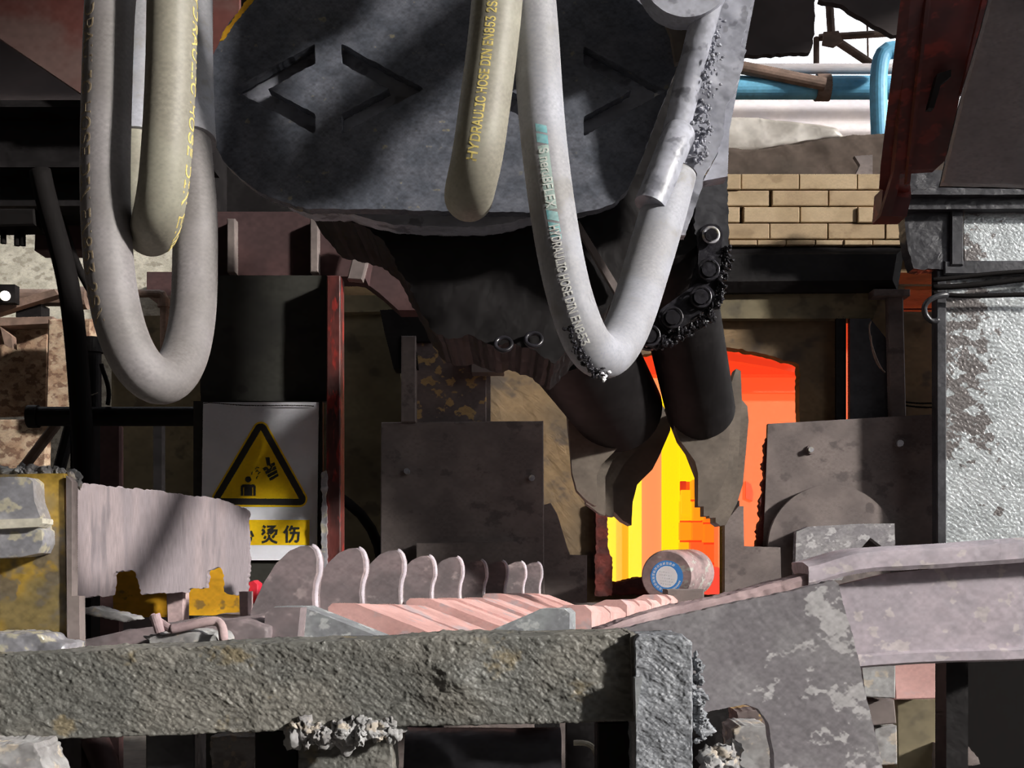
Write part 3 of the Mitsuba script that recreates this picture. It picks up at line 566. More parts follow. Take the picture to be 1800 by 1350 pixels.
put('pipe_bracket', plate([(28, 536), (72, 534), (72, 562), (28, 564)], 5.35, .1), SOOT, label='dark bracket under the level rusty pipe at far left', cat='bracket')
lm = thing('bulkhead_lamp', 'small glowing bulkhead lamp at the far left edge', 'lamp')
put('bulb', trimesh.creation.icosphere(2, 9 * 5.2 / F).apply_translation(P(9, 520, 5.2)), LABELWHITE, lm, emitter=glow((1.4, 1.25, 1.05)))
put('guard', plate(rect(-30, 500, 26, 532), 5.24, .05), SOOT, lm)
put('dark_box', plate(rect(258, 478, 318, 520), 6.0, .21), MAROON, label='dark brown box between the strands of the left hose loop', cat='box')
put('dark_box', plate([(62, 364), (150, 364), (150, 440), (60, 440)], 3.9, .1, bev=2), MAROON, label='dark brown box beam end left of the left hose', cat='box')
ov = thing('overhead_girder', 'black overhead girder at the upper left behind the hoses', 'girder')
put('web', plate(rect(-100, 184, 372, 372), 3.75, .2), SOOT, ov)
put('flange', plate(rect(-100, 176, 372, 188), 3.65, .3), SOOT, ov); put('flange', plate(rect(-100, 284, 372, 294), 3.65, .1), SOOT, ov); put('flange', plate(rect(-100, 352, 372, 362), 3.65, .1), SOOT, ov)
put('hood_sheet', plate([(-100, 10), (0, 68), (145, 166), (372, 166), (372, 118), (420, 118), (420, -150), (-100, -150)], 3.6, .03), HOOD, label='rust-brown hood sheet with a slanting lower edge at the upper left', cat='hood')
put('dark_back_panel', plate(rect(330, 110, 760, 420), 3.98, .05), SOOT, label='black panel behind the big front disc', cat='panel')
vb = thing('valve_block', 'black valve block with hanging bolts at the far left edge', 'valve block')
put('body', plate([(-30, 366), (60, 366), (62, 396), (-30, 398)], 3.5, .1, bev=3), BLACK, vb)
for x in (6, 30, 40): put('bolt', rod(P(x, 390, 3.55), P(x, 432 - 4 * (x == 6), 3.55), 5 * 3.55 / F, 10), BLACK, vb)
bh = thing('black_hose', 'thick black hose hanging diagonally left of the left grey hose', 'hose')
put('tube', tube(spline([P(70, 300, 3.52), P(95, 400, 3.52), P(118, 490, 3.52), P(133, 600, 3.52), P(142, 720, 3.52), P(150, 860, 3.52)], 40), 18 * 3.7 / F, 16), BLACK, bh, smooth=True)
bt = put('black_hose', tube(spline([P(100, 360, 3.8), P(122, 430, 3.8), P(140, 475, 3.8), P(165, 520, 3.8)], 30), 7 * 3.8 / F, 10), BLACK, label='thin black hose crossing behind the thick black diagonal hose', cat='hose', smooth=True)
cp = thing('hose_coupling', 'upright dark cylinder coupling left of the bottom of the left hose', 'coupling')
put('body', rod(P(164, 610, 3.65), P(164, 722, 3.65), 14 * 3.65 / F, 20), SOOT, cp)
put('collar', rod(P(164, 594, 3.65), P(164, 620, 3.65), 18 * 3.65 / F, 20), SOOT, cp)
put('handle', tube(spline([P(178, 640, 3.6), P(184, 660, 3.6), P(190, 680, 3.6), P(189, 712, 3.6)], 16), 4 * 3.6 / F, 8), BLACK, cp)
sf = thing('support_frame', 'black tubular frame with a level pipe left of the warning sign', 'frame')
put('level_pipe', rod(P(66, 732, 3.6), P(345, 732, 3.6), 17 * 3.6 / F, 24), SOOT, sf)
put('end_flange', rod(P(50, 732, 3.6), P(68, 732, 3.6), 20 * 3.6 / F, 24), SOOT, sf)
put('leg', rod(P(100, 745, 3.7), P(20, 850, 3.7), 9 * 3.7 / F, 12), RUSTPIPE, sf); put('leg', rod(P(125, 745, 3.75), P(95, 860, 3.75), 11 * 3.75 / F, 12), SOOT, sf)
a = P(148, 745, 3.65); put('upright', boxm(a[0] - .03, a[0] + .03, 3.62, 3.7, 0, a[2]), BLACK, sf)
a = P(280, 745, 3.9); put('thin_upright', boxm(a[0] - .013, a[0] + .013, 3.88, 3.92, 0, a[2]), SOOT, sf)
put('maroon_panel', plate(rect(165, 748, 209, 1535), 4.3, .05), MAROON, label='narrow maroon panel under the level black pipe', cat='panel')
put('pale_scrap_wire', tube(spline([P(120, 706, 3.55), P(140, 700, 3.55), P(158, 695, 3.55), P(172, 690, 3.55)], 12), .0014, 6), PALEWALL, label='thin pale wire over the level black pipe', cat='wire')

# ---------------------------------------------------------------- right column, slanted beam, hood
YC = 4.88
co = thing('steel_column', 'broad steel column with flaking silver paint at the right edge', 'column')
put('shaft', rough(plate([(1652, 474), (1900, 474), (1900, 1000), (1654, 1000)], YC, .08, ref=12), .003, 12, 3), COLUMN, co, smooth=30)
put('flange_edge', plate([(1646, 474), (1664, 474), (1664, 1360), (1648, 1360)], YC - .02, .06, bev=2), DARKSTEEL, co)
a = P(1648, 0, YC); put('lower_shaft', boxm(a[0] + .02, a[0] + .4, YC + .01, YC + .07, 0, P(0, 990, YC)[2]), DARKSTEEL, co)
put('head_panel', rough(plate([(1694, 366), (1900, 366), (1900, 462), (1696, 462)], YC - .02, .08, ref=12), .003, 12, 5), COLUMN, co, smooth=30)
put('head_band', plate([(1660, 458), (1900, 458), (1900, 482), (1660, 482)], YC - .04, .08, bev=2), DARKSTEEL, co)
put('head_rib', plate([(1672, 362), (1694, 362), (1694, 466), (1672, 466)], YC - .05, .08, bev=2), DARKSTEEL, co)
put('bracket', rough(plate(jagged([(1586, 366), (1676, 366), (1676, 474), (1606, 472), (1596, 440), (1592, 400)], 3, 6, 4), YC - .03, .08, ref=8), .004, 25, 2), DARKSTEEL, co)
hd = thing('column_head', 'dark crusted cross head resting on the silver column', 'cross head')
put('ledge', rough(plate(jagged([(1578, 306), (1620, 290), (1700, 318), (1900, 318), (1900, 342), (1580, 342)], 3, 6, 7, which=[0, 1]), YC - .12, .10, ref=9), .004, 25, 2), DARKSTEEL, hd)
put('fascia', rough(plate([(1580, 341), (1900, 341), (1900, 366), (1584, 368)], YC - .08, .08, ref=9), .003, 25, 5), DARKSTEEL, hd)
for k, (q) in enumerate(([(1640, 492), (1700, 486), (1760, 480), (1850, 476)], [(1640, 505), (1720, 500), (1790, 492), (1850, 486)], [(1640, 516), (1720, 520), (1790, 518), (1850, 520)])):
    put('tie_cable', tube(spline([P(x, y, YC - .06) for x, y in q], 20), (4, 5, 4)[k] * YC / F, 10), BLACK, label=['topmost', 'middle', 'lowest'][k] + ' black cable tied round the silver column', cat='cable', smooth=True)
put('cable_loop', tube(spline([P(1665, 518, YC - .06), P(1640, 524, YC - .07), P(1625, 540, YC - .06), P(1634, 562, YC - .05), P(1650, 560, YC - .05)], 24), 5 * YC / F, 10), DARKSTEEL, label='short grey cable loop left of the silver column', cat='cable', smooth=True)
rbm = thing('slanted_beam', 'dark red channel beam slanting down from the top right towards the furnace', 'beam')
pl = [(1592, -40, 3.3), (1740, -40, 3.2), (1592, 360, 4.2)]
put('flange', plate([(1590, -60), (1606, -60), (1570, 330), (1545, 332), (1548, 290)], [(1598, -60, 3.25), (1560, 330, 4.15), (1640, 330, 4.15)], .12, tdir=(.6, .5, 0)), REDBEAM, rbm)
put('web', plate([(1606, -60), (1744, -60), (1728, 0), (1688, 166), (1664, 280), (1646, 296), (1582, 300), (1580, 330), (1566, 380), (1548, 380), (1572, 300)], [(1606, -60, 3.3), (1566, 380, 4.2), (1664, 380, 4.2)], .04), REDBEAM, rbm)
put('rib', plate([(1634, -60), (1640, -60), (1600, 320), (1594, 320)], [(1606, -60, 3.27), (1566, 380, 4.17), (1664, 380, 4.17)], .03), REDBEAM, rbm)
put('lug', plate([(1648, 130), (1672, 122), (1672, 134), (1654, 148), (1642, 190), (1632, 190)], [(1606, -60, 3.26), (1566, 380, 4.16), (1664, 380, 4.16)], .03), SOOT, rbm)
put('hot_edge', plate([(1742, -60), (1762, -60), (1743, 0), (1695, 164), (1688, 166), (1727, 0)], [(1606, -60, 3.24), (1566, 380, 4.14), (1664, 380, 4.14)], .02), REDBEAM, rbm)
put('end_foot', plate([(1552, 330), (1600, 326), (1602, 345), (1594, 380), (1548, 380)], 4.2, .1), REDBEAM, rbm)
hk = thing('extraction_hood', 'large dark grey hood at the top right corner beside the slanted red beam', 'hood')
put('front_plate', rough(plate([(1786, -120), (1950, -120), (1950, 326), (1660, 320), (1668, 288), (1697, 168), (1746, 0)], [(1746, -80, 2.7), (1660, 320, 3.5), (1900, 320, 3.4)], .05, ref=20), .003, 8, 5), GREYHOOD, hk, smooth=True)
put('rear_plate', plate([(1700, 310), (2350, 310), (2350, -450), (1740, -450)], 3.58, .05), GREYHOOD, hk)
put('lower_plate', plate([(1815, 305), (2350, 305), (2350, 560), (1815, 560)], 3.62, .05), GREYHOOD, hk)
put('side_plate', plate([(1950, -120), (2350, -120), (2350, 312), (1950, 322)], 3.45, .05), GREYHOOD, hk)

# ---------------------------------------------------------------- charging tong (disc, drum, arms, claws)
tg = thing('charging_tong', 'black charging tong with a big slotted front disc and two stacked-plate claws', 'tong')
YD = 2.15
outl = [(452, -260), (452, -20), (428, 10), (402, 40), (385, 75), (373, 100), (366, 150), (368, 200), (377, 253), (392, 282), (417, 308), (445, 330), (473, 347), (537, 367), (677, 368), (783, 371), (913, 373), (1011, 376), (1050, 368), (1081, 356),
        (1104, 332), (1130, 275), (1164, 183), (1186, 132), (1196, 95), (1179, 61), (1155, 30), (1120, 0), (1100, -260)]
def diamond(cx, cy, a, b): return Polygon([(cx - a, cy), (cx, cy - b), (cx + a, cy), (cx, cy + b)])
def slots(cx, cy):
    d = diamond(cx, cy, 168, 92).difference(diamond(cx, cy, 106, 57)).difference(sbox(cx - 23, 0, cx + 23, 400))
    return [list(g.buffer(-2).buffer(2).exterior.coords)[:-1] for g in d.geoms]
hl = slots(577, 156) + slots(1003, 160)
put('front_disc', rough(plate(jagged(outl, 1.6, 7, 2), YD, .030, holes=[jagged(h, 1.5, 5, 4) for h in hl], ref=10), .0016, 22, 6), DISC, tg, smooth=35)
outl2 = [(470, -240), (470, 0), (420, 60), (385, 130), (382, 230), (430, 310), (500, 352), (545, 372), (612, 372), (648, 384), (690, 395), (770, 398), (850, 399), (905, 390), (935, 380), (1000, 372), (1070, 352), (1150, 190), (1150, -240)]
back_holes = [list(g.exterior.coords)[:-1] for g in [diamond(577, 156, 150, 80).difference(sbox(440, 130, 535, 220)).difference(sbox(600, 180, 800, 400)).difference(sbox(554, 0, 600, 400))] for g in (g.geoms if hasattr(g, 'geoms') else [g])]
put('scraped_edge', plate(jagged([(432, 2), (446, -20), (456, -20), (440, 8), (408, 46), (392, 70), (386, 72), (394, 54)], 2, 3, 4), YD - .002, .004), YELLOW2, tg, label='scraped yellow edge')
put('back_disc', rough(plate(jagged(outl2, 2, 7, 5), YD + .046, .06, ref=14), .0015, 22, 2), ARM, tg, smooth=35)
drum = jagged([(520, 330), (1190, 300), (1215, 350), (1190, 420), (1120, 500), (1050, 560), (975, 640), (935, 615), (900, 604), (868, 608), (830, 590), (790, 596), (764, 584), (736, 540), (712, 492), (690, 450), (668, 420), (640, 396), (560, 376)], 4, 6, 8)
put('drum', rough(plate(drum, YD + .13, .32, ref=16), .006, 18, 4), SOOT, tg, smooth=35)
put('drum_cover', rough(plate([(600, -200), (1240, -200), (1225, 120), (1200, 330), (1170, 420), (1110, 490), (1000, 520), (900, 420), (700, 396), (560, 330), (480, 100)], YD + .2, .4, ref=30), .004, 10, 2), SOOT, tg)
put('guide_flat', plate([(1009, 392), (1018, 388), (1090, 506), (1084, 520)], YD + .1, .02), PLATE, tg)
for (x, y) in ((938, 597), (885, 605)):
    c = P(x, y, YD + .11); put('ring_bolt', trimesh.creation.torus(14 * 2.3 / F, 4 * 2.3 / F, 24, 8).apply_transform(trimesh.transformations.rotation_matrix(1.1, [1, 0, 0])).apply_translation(c), GREASE, tg, smooth=True)
YJ = 3.45
la = np.linspace(0, 1, 20)[:, None]
put('jaw_arm', tube(P(985, 560, 2.9) * (1 - la) + P(1088, 722, YJ) * la, np.linspace(96, 86, 20) * 3.1 / F, 40), SOOT, tg, smooth=40)
put('jaw_arm', tube(P(1168, 400, YD + .65) * (1 - la) + P(1232, 722, YJ) * la, np.linspace(60, 60, 20) * 3.45 / F, 40), SOOT, tg, smooth=40)
claws = [
    ([(994, 690), (1003, 791), (1006, 832), (1014, 862), (1030, 879), (1045, 889), (1049, 889), (1049, 835), (1059, 815), (1086, 787), (1100, 763), (1112, 730), (1116, 690)], YJ - .06),
    ([(1020, 690), (1030, 885), (1056, 904), (1064, 906), (1064, 838), (1076, 811), (1103, 784), (1114, 758), (1122, 690)], YJ + .02),
    ([(1035, 690), (1045, 890), (1070, 907), (1079, 908), (1077, 852), (1096, 818), (1116, 793), (1128, 775), (1132, 690)], YJ + .10),
    ([(1040, 690), (1070, 890), (1095, 915), (1110, 923), (1112, 883), (1120, 852), (1147, 825), (1161, 797), (1178, 757), (1180, 735), (1164, 712), (1146, 676), (1120, 660)], YJ + .18)]
for i, (q, y) in enumerate(claws): put('claw_plate', rough(plate(q, y, .065 if i < 3 else .12, ref=9), .0012, 30, i), CLAW, tg, smooth=30)
claws2 = [
    ([(1172, 715), (1195, 774), (1222, 811), (1227, 832), (1227, 890), (1236, 890), (1256, 878), (1272, 850), (1280, 825), (1283, 740), (1284, 700)], YJ - .04),
    ([(1180, 720), (1236, 860), (1237, 907), (1247, 907), (1262, 893), (1280, 866), (1288, 838), (1292, 735), (1290, 690)], YJ + .04),
    ([(1190, 720), (1246, 870), (1247, 910), (1259, 910), (1276, 898), (1290, 870), (1296, 846), (1304, 700), (1302, 652), (1294, 648), (1280, 690)], YJ + .12),
    ([(1200, 720), (1256, 870), (1258, 918), (1266, 924), (1276, 923), (1296, 884), (1306, 850), (1316, 740), (1314, 714), (1303, 702), (1280, 690)], YJ + .20)]
for i, (q, y) in enumerate(claws2): put('claw_plate', rough(plate(q, y, .065 if i < 3 else .10, ref=9), .0012, 30, 20 + i), CLAW, tg, smooth=30)

# chain
ch = thing('lift_chain', 'grease-caked black link chain hanging right of the lifting boom', 'chain')
YK = 2.75
put('end_plate', rough(plate(jagged([(1228, 308), (1279, 306), (1281, 430), (1272, 470), (1252, 476), (1232, 450), (1220, 400)], 2.5, 5, 3), YK, .03, ref=6), .002, 40, 2), DARKSTEEL, ch, smooth=35)
pins = [(1250, 413), (1246, 474), (1232, 522), (1182, 558), (1142, 590)]
for i in range(len(pins) - 1):
    a, b = np.array(pins[i]), np.array(pins[i + 1])
    cap = LineString([a, b]).buffer(24 if i else 20)
    put('link_plate', rough(plate(list(cap.exterior.coords)[:-1], YK + .02 * (i % 2) - .005, .022, ref=6), .002, 50, i), GREASE, ch, smooth=35)
for i, (x, y) in enumerate(pins):
    put('pin', cyl_y(x, y, YK - .03, 12 if i else 10, .1, 24), GREASE, ch, smooth=35)
    c = P(x, y, YK - .02); put('pin_ring', trimesh.creation.torus((17 if i else 13) * YK / F, 3 * YK / F, 28, 8).apply_transform(trimesh.transformations.rotation_matrix(math.pi / 2, [1, 0, 0])).apply_translation(c), GREASE if i else BRIGHT, ch, smooth=True)
put('caked_grease', lumps([P(x, y, YK) for x, y in ((1275, 440), (1272, 490), (1258, 540), (1225, 575), (1185, 592), (1150, 604), (1135, 600))], .0065, 4, 200, .006), GREASE, ch, kind='stuff', smooth=True)

# lift arm
am = thing('lifting_boom', 'grey crusted lifting boom slanting down right of the big front disc', 'boom')
YA = 2.08
armpoly = [(1222, 30), (1240, -120), (1345, -120), (1321, 0), (1303, 82), (1313, 88), (1292, 165), (1278, 184), (1272, 238), (1258, 272), (1240, 306), (1226, 350), (1206, 414), (1198, 414), (1145, 360), (1158, 254), (1182, 171), (1197, 107)]
put('flat', rough(plate(jagged(armpoly, 2, 6, 3), [(1222, 30, YA), (1321, 0, YA), (1200, 400, YA + .06)], .03, ref=7), .0035, 26, 5), ARM, am, smooth=40)
put('side_web', plate([(1300, -120), (1350, -120), (1282, 230), (1279, 310), (1236, 318), (1262, 270)], YA + .06, .04), ARM, am)
put('pipe_run', rough(tube(spline([P(1262, -110, YA - .03), P(1238, 30, YA - .025), P(1212, 130, YA), P(1188, 240, YA + .02), P(1172, 320, YA + .05)], 50), 24 * YA / F, 24), .002, 30, 3), ARM, am, smooth=40)
put('slag_crust', lumps([P(1256, 20, YA - .01), P(1240, 150, YA), P(1236, 230, YA + .02), P(1225, 290, YA + .04)], .0028, 6, 240, .009), ARM, am, kind='stuff', smooth=True)
put('top_disc', rough(plate([(1207 + 84 * math.cos(a), -62 + 92 * math.sin(a)) for a in np.linspace(0, 2 * math.pi, 60)[:-1]], YA - .06, .05, ref=8), .0015, 30, 3), ARM, am, smooth=35)
put('hanger_block', plate([(1168, 30), (1222, 24), (1222, 96), (1188, 110), (1180, 60)], YA + .05, .02), CLAW, am)

# the arm's feed hoses go on above the frame, up to the right
for (x0, z0), (x1, z1) in (((.25, 1.97), (1.04, 2.64)), ((.23, 2.24), (.89, 2.81))):
    put('feed_hose', tube(spline([(x0 - .02, 1.82, z0 - .01), (x0 + .1, 1.76, z0 + .085), ((x0 + x1) / 2, 1.74, (z0 + z1) / 2), (x1, 1.74, z1), (x1 + .25, 1.8, z1 + .3)], 40), .058, 20), HOSE, am, smooth=True)
# ---------------------------------------------------------------- hoses
def text_on(parent, name, s, h, path, s0, r, ang, flip, material, bold=False, label=None):
    m = meshkit.text_mesh(s, h, .0009, bold); b = m.bounds; m.apply_translation([0, -(b[0][1] + b[1][1]) / 2 if False else -h / 2, 0])
    put(name, on_tube(m, path, s0, r, ang, flip), material, parent, label=label)
def arclen(path, py, start=True):
    L = np.r_[0, np.cumsum(np.linalg.norm(np.diff(path, axis=0), axis=1))]
    pys = CY - (path[:, 2] - CZ) * F / path[:, 1]
    i = np.argmax(pys > py); return L[i]
# A: big loop at the left
hA = thing('hydraulic_hose', 'brownish-grey hydraulic hose hanging in the largest loop at the left, outermost', 'hose', group='hydraulic hoses')
rA = 43 * 1.7 / F
pA = spline([P(212, -600, 1.7), P(206, -300, 1.7), P(200, -60, 1.7), P(194, 0, 1.7), P(188, 150, 1.7), P(185, 300, 1.7), P(188, 420, 1.7), P(196, 500, 1.7), P(212, 575, 1.7), P(240, 638, 1.71), P(274, 668, 1.73), P(308, 655, 1.77), P(330, 605, 1.81), P(340, 540, 1.84), P(343, 450, 1.87), P(342, 360, 1.89), P(336, 290, 1.91), P(331, 180, 1.95), P(330, 60, 1.98), P(330, -80, 2.01), P(334, -300, 2.05), P(338, -600, 2.10)], 220)
put('tube', tube(pA, rA, 32), HOSEA, hA, smooth=True)
text_on(hA, 'lettering', 'HYDRAULIC HOSE DIN EN853 2SN', .020, pA, arclen(pA, -40), rA, .62, 1, mat('print_faded', lin(136, 122, 100), .7), label='faded tan lettering')
put('sleeve', tube(spline([P(335, 252, 1.925), P(332, 200, 1.943), P(330, 120, 1.965), P(330, 0, 1.995)], 30), [rA * 1.18] * 30, 32), HOSE, hA, smooth=40, label='lighter grey sleeve')
# B: inner edge-on loop
hB = thing('hydraulic_hose', 'olive-grey hydraulic hose hanging in a narrow loop seen edge-on inside the left loop', 'hose', group='hydraulic hoses')
rB = 43.5 * 1.66 / F
pB = spline([P(304, -600, 1.66), P(304, -300, 1.66), P(303, -60, 1.66), P(302, 40, 1.66), P(299, 150, 1.66), P(293, 260, 1.66), P(285, 340, 1.67), P(276, 385, 1.69), P(267, 408, 1.745), P(258, 400, 1.80), P(248, 360, 1.84), P(241, 300, 1.86), P(240, 220, 1.88), P(246, 120, 1.9), P(255, 0, 1.92), P(262, -80, 1.93), P(268, -300, 1.95), P(272, -600, 1.97)], 200)
put('tube', tube(pB, rB, 32), HOSEB, hB, smooth=True)
text_on(hB, 'lettering', 'HYDRAULIC HOSE DIN EN853', .019, pB, arclen(pB, -40), rB, -1.5, 1, PRINT_Y, label='yellow lettering along the right edge')
put('sleeve', tube(spline([P(241, 250, 1.875), P(242, 200, 1.885), P(250, 100, 1.90), P(258, -20, 1.925)], 30), [rB * 1.2] * 30, 32), HOSE, hB, smooth=40, label='lighter grey sleeve')
# C: middle edge-on loop
hC = thing('hydraulic_hose', 'grey-green hydraulic hose with yellow lettering hanging before the middle of the big disc', 'hose', group='hydraulic hoses')
rC = 45 * 1.66 / F
pC = spline([P(884, -600, 1.62), P(880, -300, 1.65), P(878, -70, 1.66), P(872, 20, 1.66), P(862, 110, 1.66), P(850, 200, 1.66), P(838, 280, 1.665), P(828, 325, 1.69), P(824, 346, 1.74), P(828, 325, 1.79), P(838, 270, 1.82), P(850, 200, 1.84), P(864, 100, 1.86), P(876, 0, 1.87), P(884, -80, 1.88), P(886, -300, 1.9), P(888, -600, 1.92)], 200)
put('tube', tube(pC, rC, 32), HOSEB, hC, smooth=True)
m_ = meshkit.text_mesh('HYDRAULIC HOSE DIN EN853 2SN S', .013, .0009, True)
wC = m_.bounds[1][0]
sC = arclen(pC, 274); kx = (arclen(pC, 274) - arclen(pC, -5)) / wC
m_.apply_scale([kx, 1, 1]); m_.apply_translation([0, -.0065, 0])
put('lettering', on_tube(m_, pC, sC, rC, .12, -1), PRINT_Y, hC, label='yellow block lettering')
# D: the V
hD = thing('hydraulic_hose', 'pale grey hydraulic hose hanging in a V with a teal printed badge', 'hose', group='hydraulic hoses')
rD = 40 * 1.72 / F
pD = spline([P(968, -600, 1.70), P(946, -300, 1.70), P(934, -70, 1.70), P(942, 60, 1.70), P(950, 180, 1.70), P(962, 300, 1.70), P(978, 410, 1.70), P(1000, 515, 1.71), P(1026, 590, 1.73), P(1050, 622, 1.77), P(1076, 618, 1.82), P(1100, 580, 1.86), P(1122, 520, 1.91), P(1140, 460, 1.95), P(1158, 400, 1.98), P(1172, 350, 2.0), P(1185, 300, 2.01)], 220)
tD = np.clip((np.linspace(0, 1, 220) - .28) / .72, 0, 1)
put('tube', tube(pD, rD * (1 + .10 * 1.9 * np.clip((tD - .45) / .4, 0, 1)), 36), HOSE, hD, smooth=True)
put('sleeve', tube(spline([P(1143, 362, 1.965), P(1160, 320, 1.975), P(1180, 268, 1.99), P(1194, 236, 2.01)], 20), 29 * 1.98 / F, 32), ARM, hD, smooth=40, label='short grey clamp sleeve')
LD = np.r_[0, np.cumsum(np.linalg.norm(np.diff(pD, axis=0), axis=1))]
sD0, sD1 = arclen(pD, 230), arclen(pD, 392)
def strip(path, s0, s1, r, a0, a1, th=.0007, n=40, k=6, sl=0.0):
    L = np.r_[0, np.cumsum(np.linalg.norm(np.diff(path, axis=0), axis=1))]
    g = trimesh.creation.box(extents=[s1 - s0, (a1 - a0) * r, th]); g = g.subdivide().subdivide().subdivide(); g.vertices[:, 0] += sl * g.vertices[:, 1]
    g.apply_translation([(s1 - s0) / 2, 0, th / 2]); return on_tube(g, path, s0, r, (a0 + a1) / 2, 1)
for (u0, u1) in ((-.004, .006), (.009, .021), (.124 - .012, .124), (.127, .137), (.140, .146)):
    put('badge_bar', strip(pD, sD0 + u0 - 0, sD0 + u1, rD * 1.0, -.12, .36, sl=.35), PRINT_T, hD)
put('badge_field', strip(pD, sD0 + .024, sD0 + .110, rD, -.12, .36, th=.0004), mat('print_sage', lin(158, 178, 172), .6), hD)
mt = meshkit.text_mesh('S neruBFLEX', .0125, .0012, True); k_ = .080 / mt.bounds[1][0]; mt.apply_scale([k_, 1, 1]); mt.apply_translation([0, -.006, 0])
put('badge_lettering', on_tube(mt, pD, sD0 + .027, rD, .12, 1), PRINT_W, hD)
mt = meshkit.text_mesh('HYDRAULIC HOSE DIN EN853', .0125, .0009, True); k_ = (arclen(pD, 590) - sD1 - .01) / mt.bounds[1][0]; mt.apply_scale([k_, 1, 1]); mt.apply_translation([0, -.006, 0])
put('lettering', on_tube(mt, pD, sD1 + .005, rD * 1.03, .14, 1), mat('print_grey', lin(200, 200, 196), .6), hD, label='pale faded lettering')

put('worn_underside', lumps([P(1000, 575, 1.672), P(1016, 615, 1.678), P(1040, 650, 1.70), P(1066, 664, 1.74)], .0028, 21, 90, .0035), GREASE, hD, kind='stuff', smooth=True, label='black worn underside')
put('torn_flap', lumps([P(1052, 662, 1.715), P(1078, 656, 1.75)], .0022, 22, 14, .0022), LABELWHITE, hD, smooth=True, label='small pale torn flaps')
# ---------------------------------------------------------------- left machine end: yellow box, jaw, dusty shield
yb = thing('yellow_machine_end', 'worn yellow machine end box at the left edge', 'machine end')
YY = 2.14
put('face', rough(plate([(-120, 836), (112, 832), (118, 1132), (-120, 1132)], YY, .03, ref=9), .0012, 30, 3), YELLOW, yb, smooth=35)
put('edge_plate', plate([(116, 836), (126, 846), (126, 1048), (139, 1048), (140, 1138), (118, 1138)], YY - .01, .03), PLATE, yb)
put('crust', lumps([P(-60, 834, YY + .03), P(60, 834, YY + .03), P(100, 836, YY + .03), P(118, 846, YY + .03), P(136, 850, YY + .05)], .009, 3, 120, .006), STONE, yb, kind='stuff', smooth=True)
a = P(-40, 0, YY); put('pedestal', boxm(a[0] - .1, a[0] + .14, YY + .01, YY + .11, 0, P(0, 1132, YY)[2]), SOOT, yb)
jw = thing('clamp_jaw', 'scuffed silvery clamp jaw bolted on the yellow machine end', 'jaw')
put('upper_pad', rough(plate([(-120, 840), (48, 838), (58, 846), (60, 880), (70, 908), (72, 930), (-120, 930)], YY - .05, .06, ref=6), .0015, 30, 4), BRIGHT, jw, smooth=40)
put('ridge', plate([(-120, 916), (74, 911), (74, 920), (66, 926), (-120, 936)], YY - .075, .05, bev=0), PALEWALL, jw, label='pale ridge')
put('lower_pad', rough(plate([(-120, 930), (66, 926), (73, 932), (74, 955), (66, 972), (40, 978), (-120, 988)], YY - .06, .06, bev=0, ref=6), .0015, 30, 6), BRIGHT, jw, smooth=40)
shp = [(124, 846), (200, 856), (270, 862), (330, 872), (370, 874), (405, 884), (435, 898), (435, 1044), (428, 1046), (400, 1044), (394, 1040), (392, 1008), (388, 998), (374, 1000), (366, 1002), (362, 1034), (336, 1034), (328, 1042), (280, 1042), (250, 1046), (246, 1042), (238, 1006), (232, 1002), (204, 1004), (197, 1012), (195, 1046), (126, 1050)]
put('dusty_shield', rough(plate(jagged(shp, 3.2, 4, 11), [(124, 950, 2.25), (435, 950, 2.7), (124, 850, 2.25)], .025, ref=8), .001, 12, 3), SHIELD, smooth=35,
    label='pinkish dust-covered steel shield with two torn notches, right of the yellow machine end', cat='shield')
yg = thing('yellow_guard', 'bright yellow guard plates behind the notches of the dusty shield', 'guard')
put('plate', plate([(196, 990), (296, 990), (300, 1085), (200, 1085)], 2.72, .03), YELLOW2, yg); put('plate', plate([(326, 990), (420, 990), (424, 1082), (326, 1082)], 2.86, .03), YELLOW2, yg)
put('post', plate([(292, 1030), (322, 1030), (322, 1110), (294, 1110)], 2.62, .05, bev=1.5), ROD, yg)
put('post', plate([(420, 1040), (436, 1040), (436, 1096), (422, 1096)], 2.6, .05, bev=1), ROD, yg)
hr = thing('bent_handle_bar', 'dusty bent handle bar lying on the rubble behind the crusted beam', 'handle bar')
put('bar', tube(spline([P(300, 1106, 2.12), P(340, 1098, 2.12), P(372, 1092, 2.12), P(384, 1094, 2.12), P(391, 1106, 2.11), P(393, 1124, 2.11)], 30), 8 * 2.17 / F, 12), ROD, hr, smooth=True)
put('stub', rod(P(272, 1080, 2.12), P(282, 1112, 2.12), 9 * 2.17 / F, 14), ROD, hr); put('cross_bar', rod(P(268, 1084, 2.14), P(300, 1106, 2.12), 7 * 2.17 / F, 12), ROD, hr)
put('scrap_sheet', rough(plate(jagged([(138, 1070), (165, 1066), (190, 1074), (232, 1084), (238, 1090), (220, 1094), (160, 1082), (138, 1080)], 2, 5, 2), 2.3, .06, ref=5), .004, 30, 2), STONE, smooth=True,
    label='curled grey scrap sheet between the yellow machine end and the handle bar', cat='scrap sheet')
put('scrap_sheet', rough(plate(jagged([(250, 1118), (330, 1110), (380, 1116), (394, 1140), (270, 1140)], 3, 5, 5), 2.13, .1, ref=5), .006, 30, 4), STONE, smooth=True, label='grey lump of scale under the bent handle bar', cat='slag lump')
put('dust_bed', rough(plate([(100, 1142), (140, 1128), (200, 1112), (280, 1100), (430, 1090), (470, 1104), (470, 1160), (100, 1160)], 2.24, .5, ref=8), .008, 18, 3), FIN, smooth=True,
    label='bed of pinkish dust and scale behind the crusted beam at left', cat='dust bed', kind='stuff')
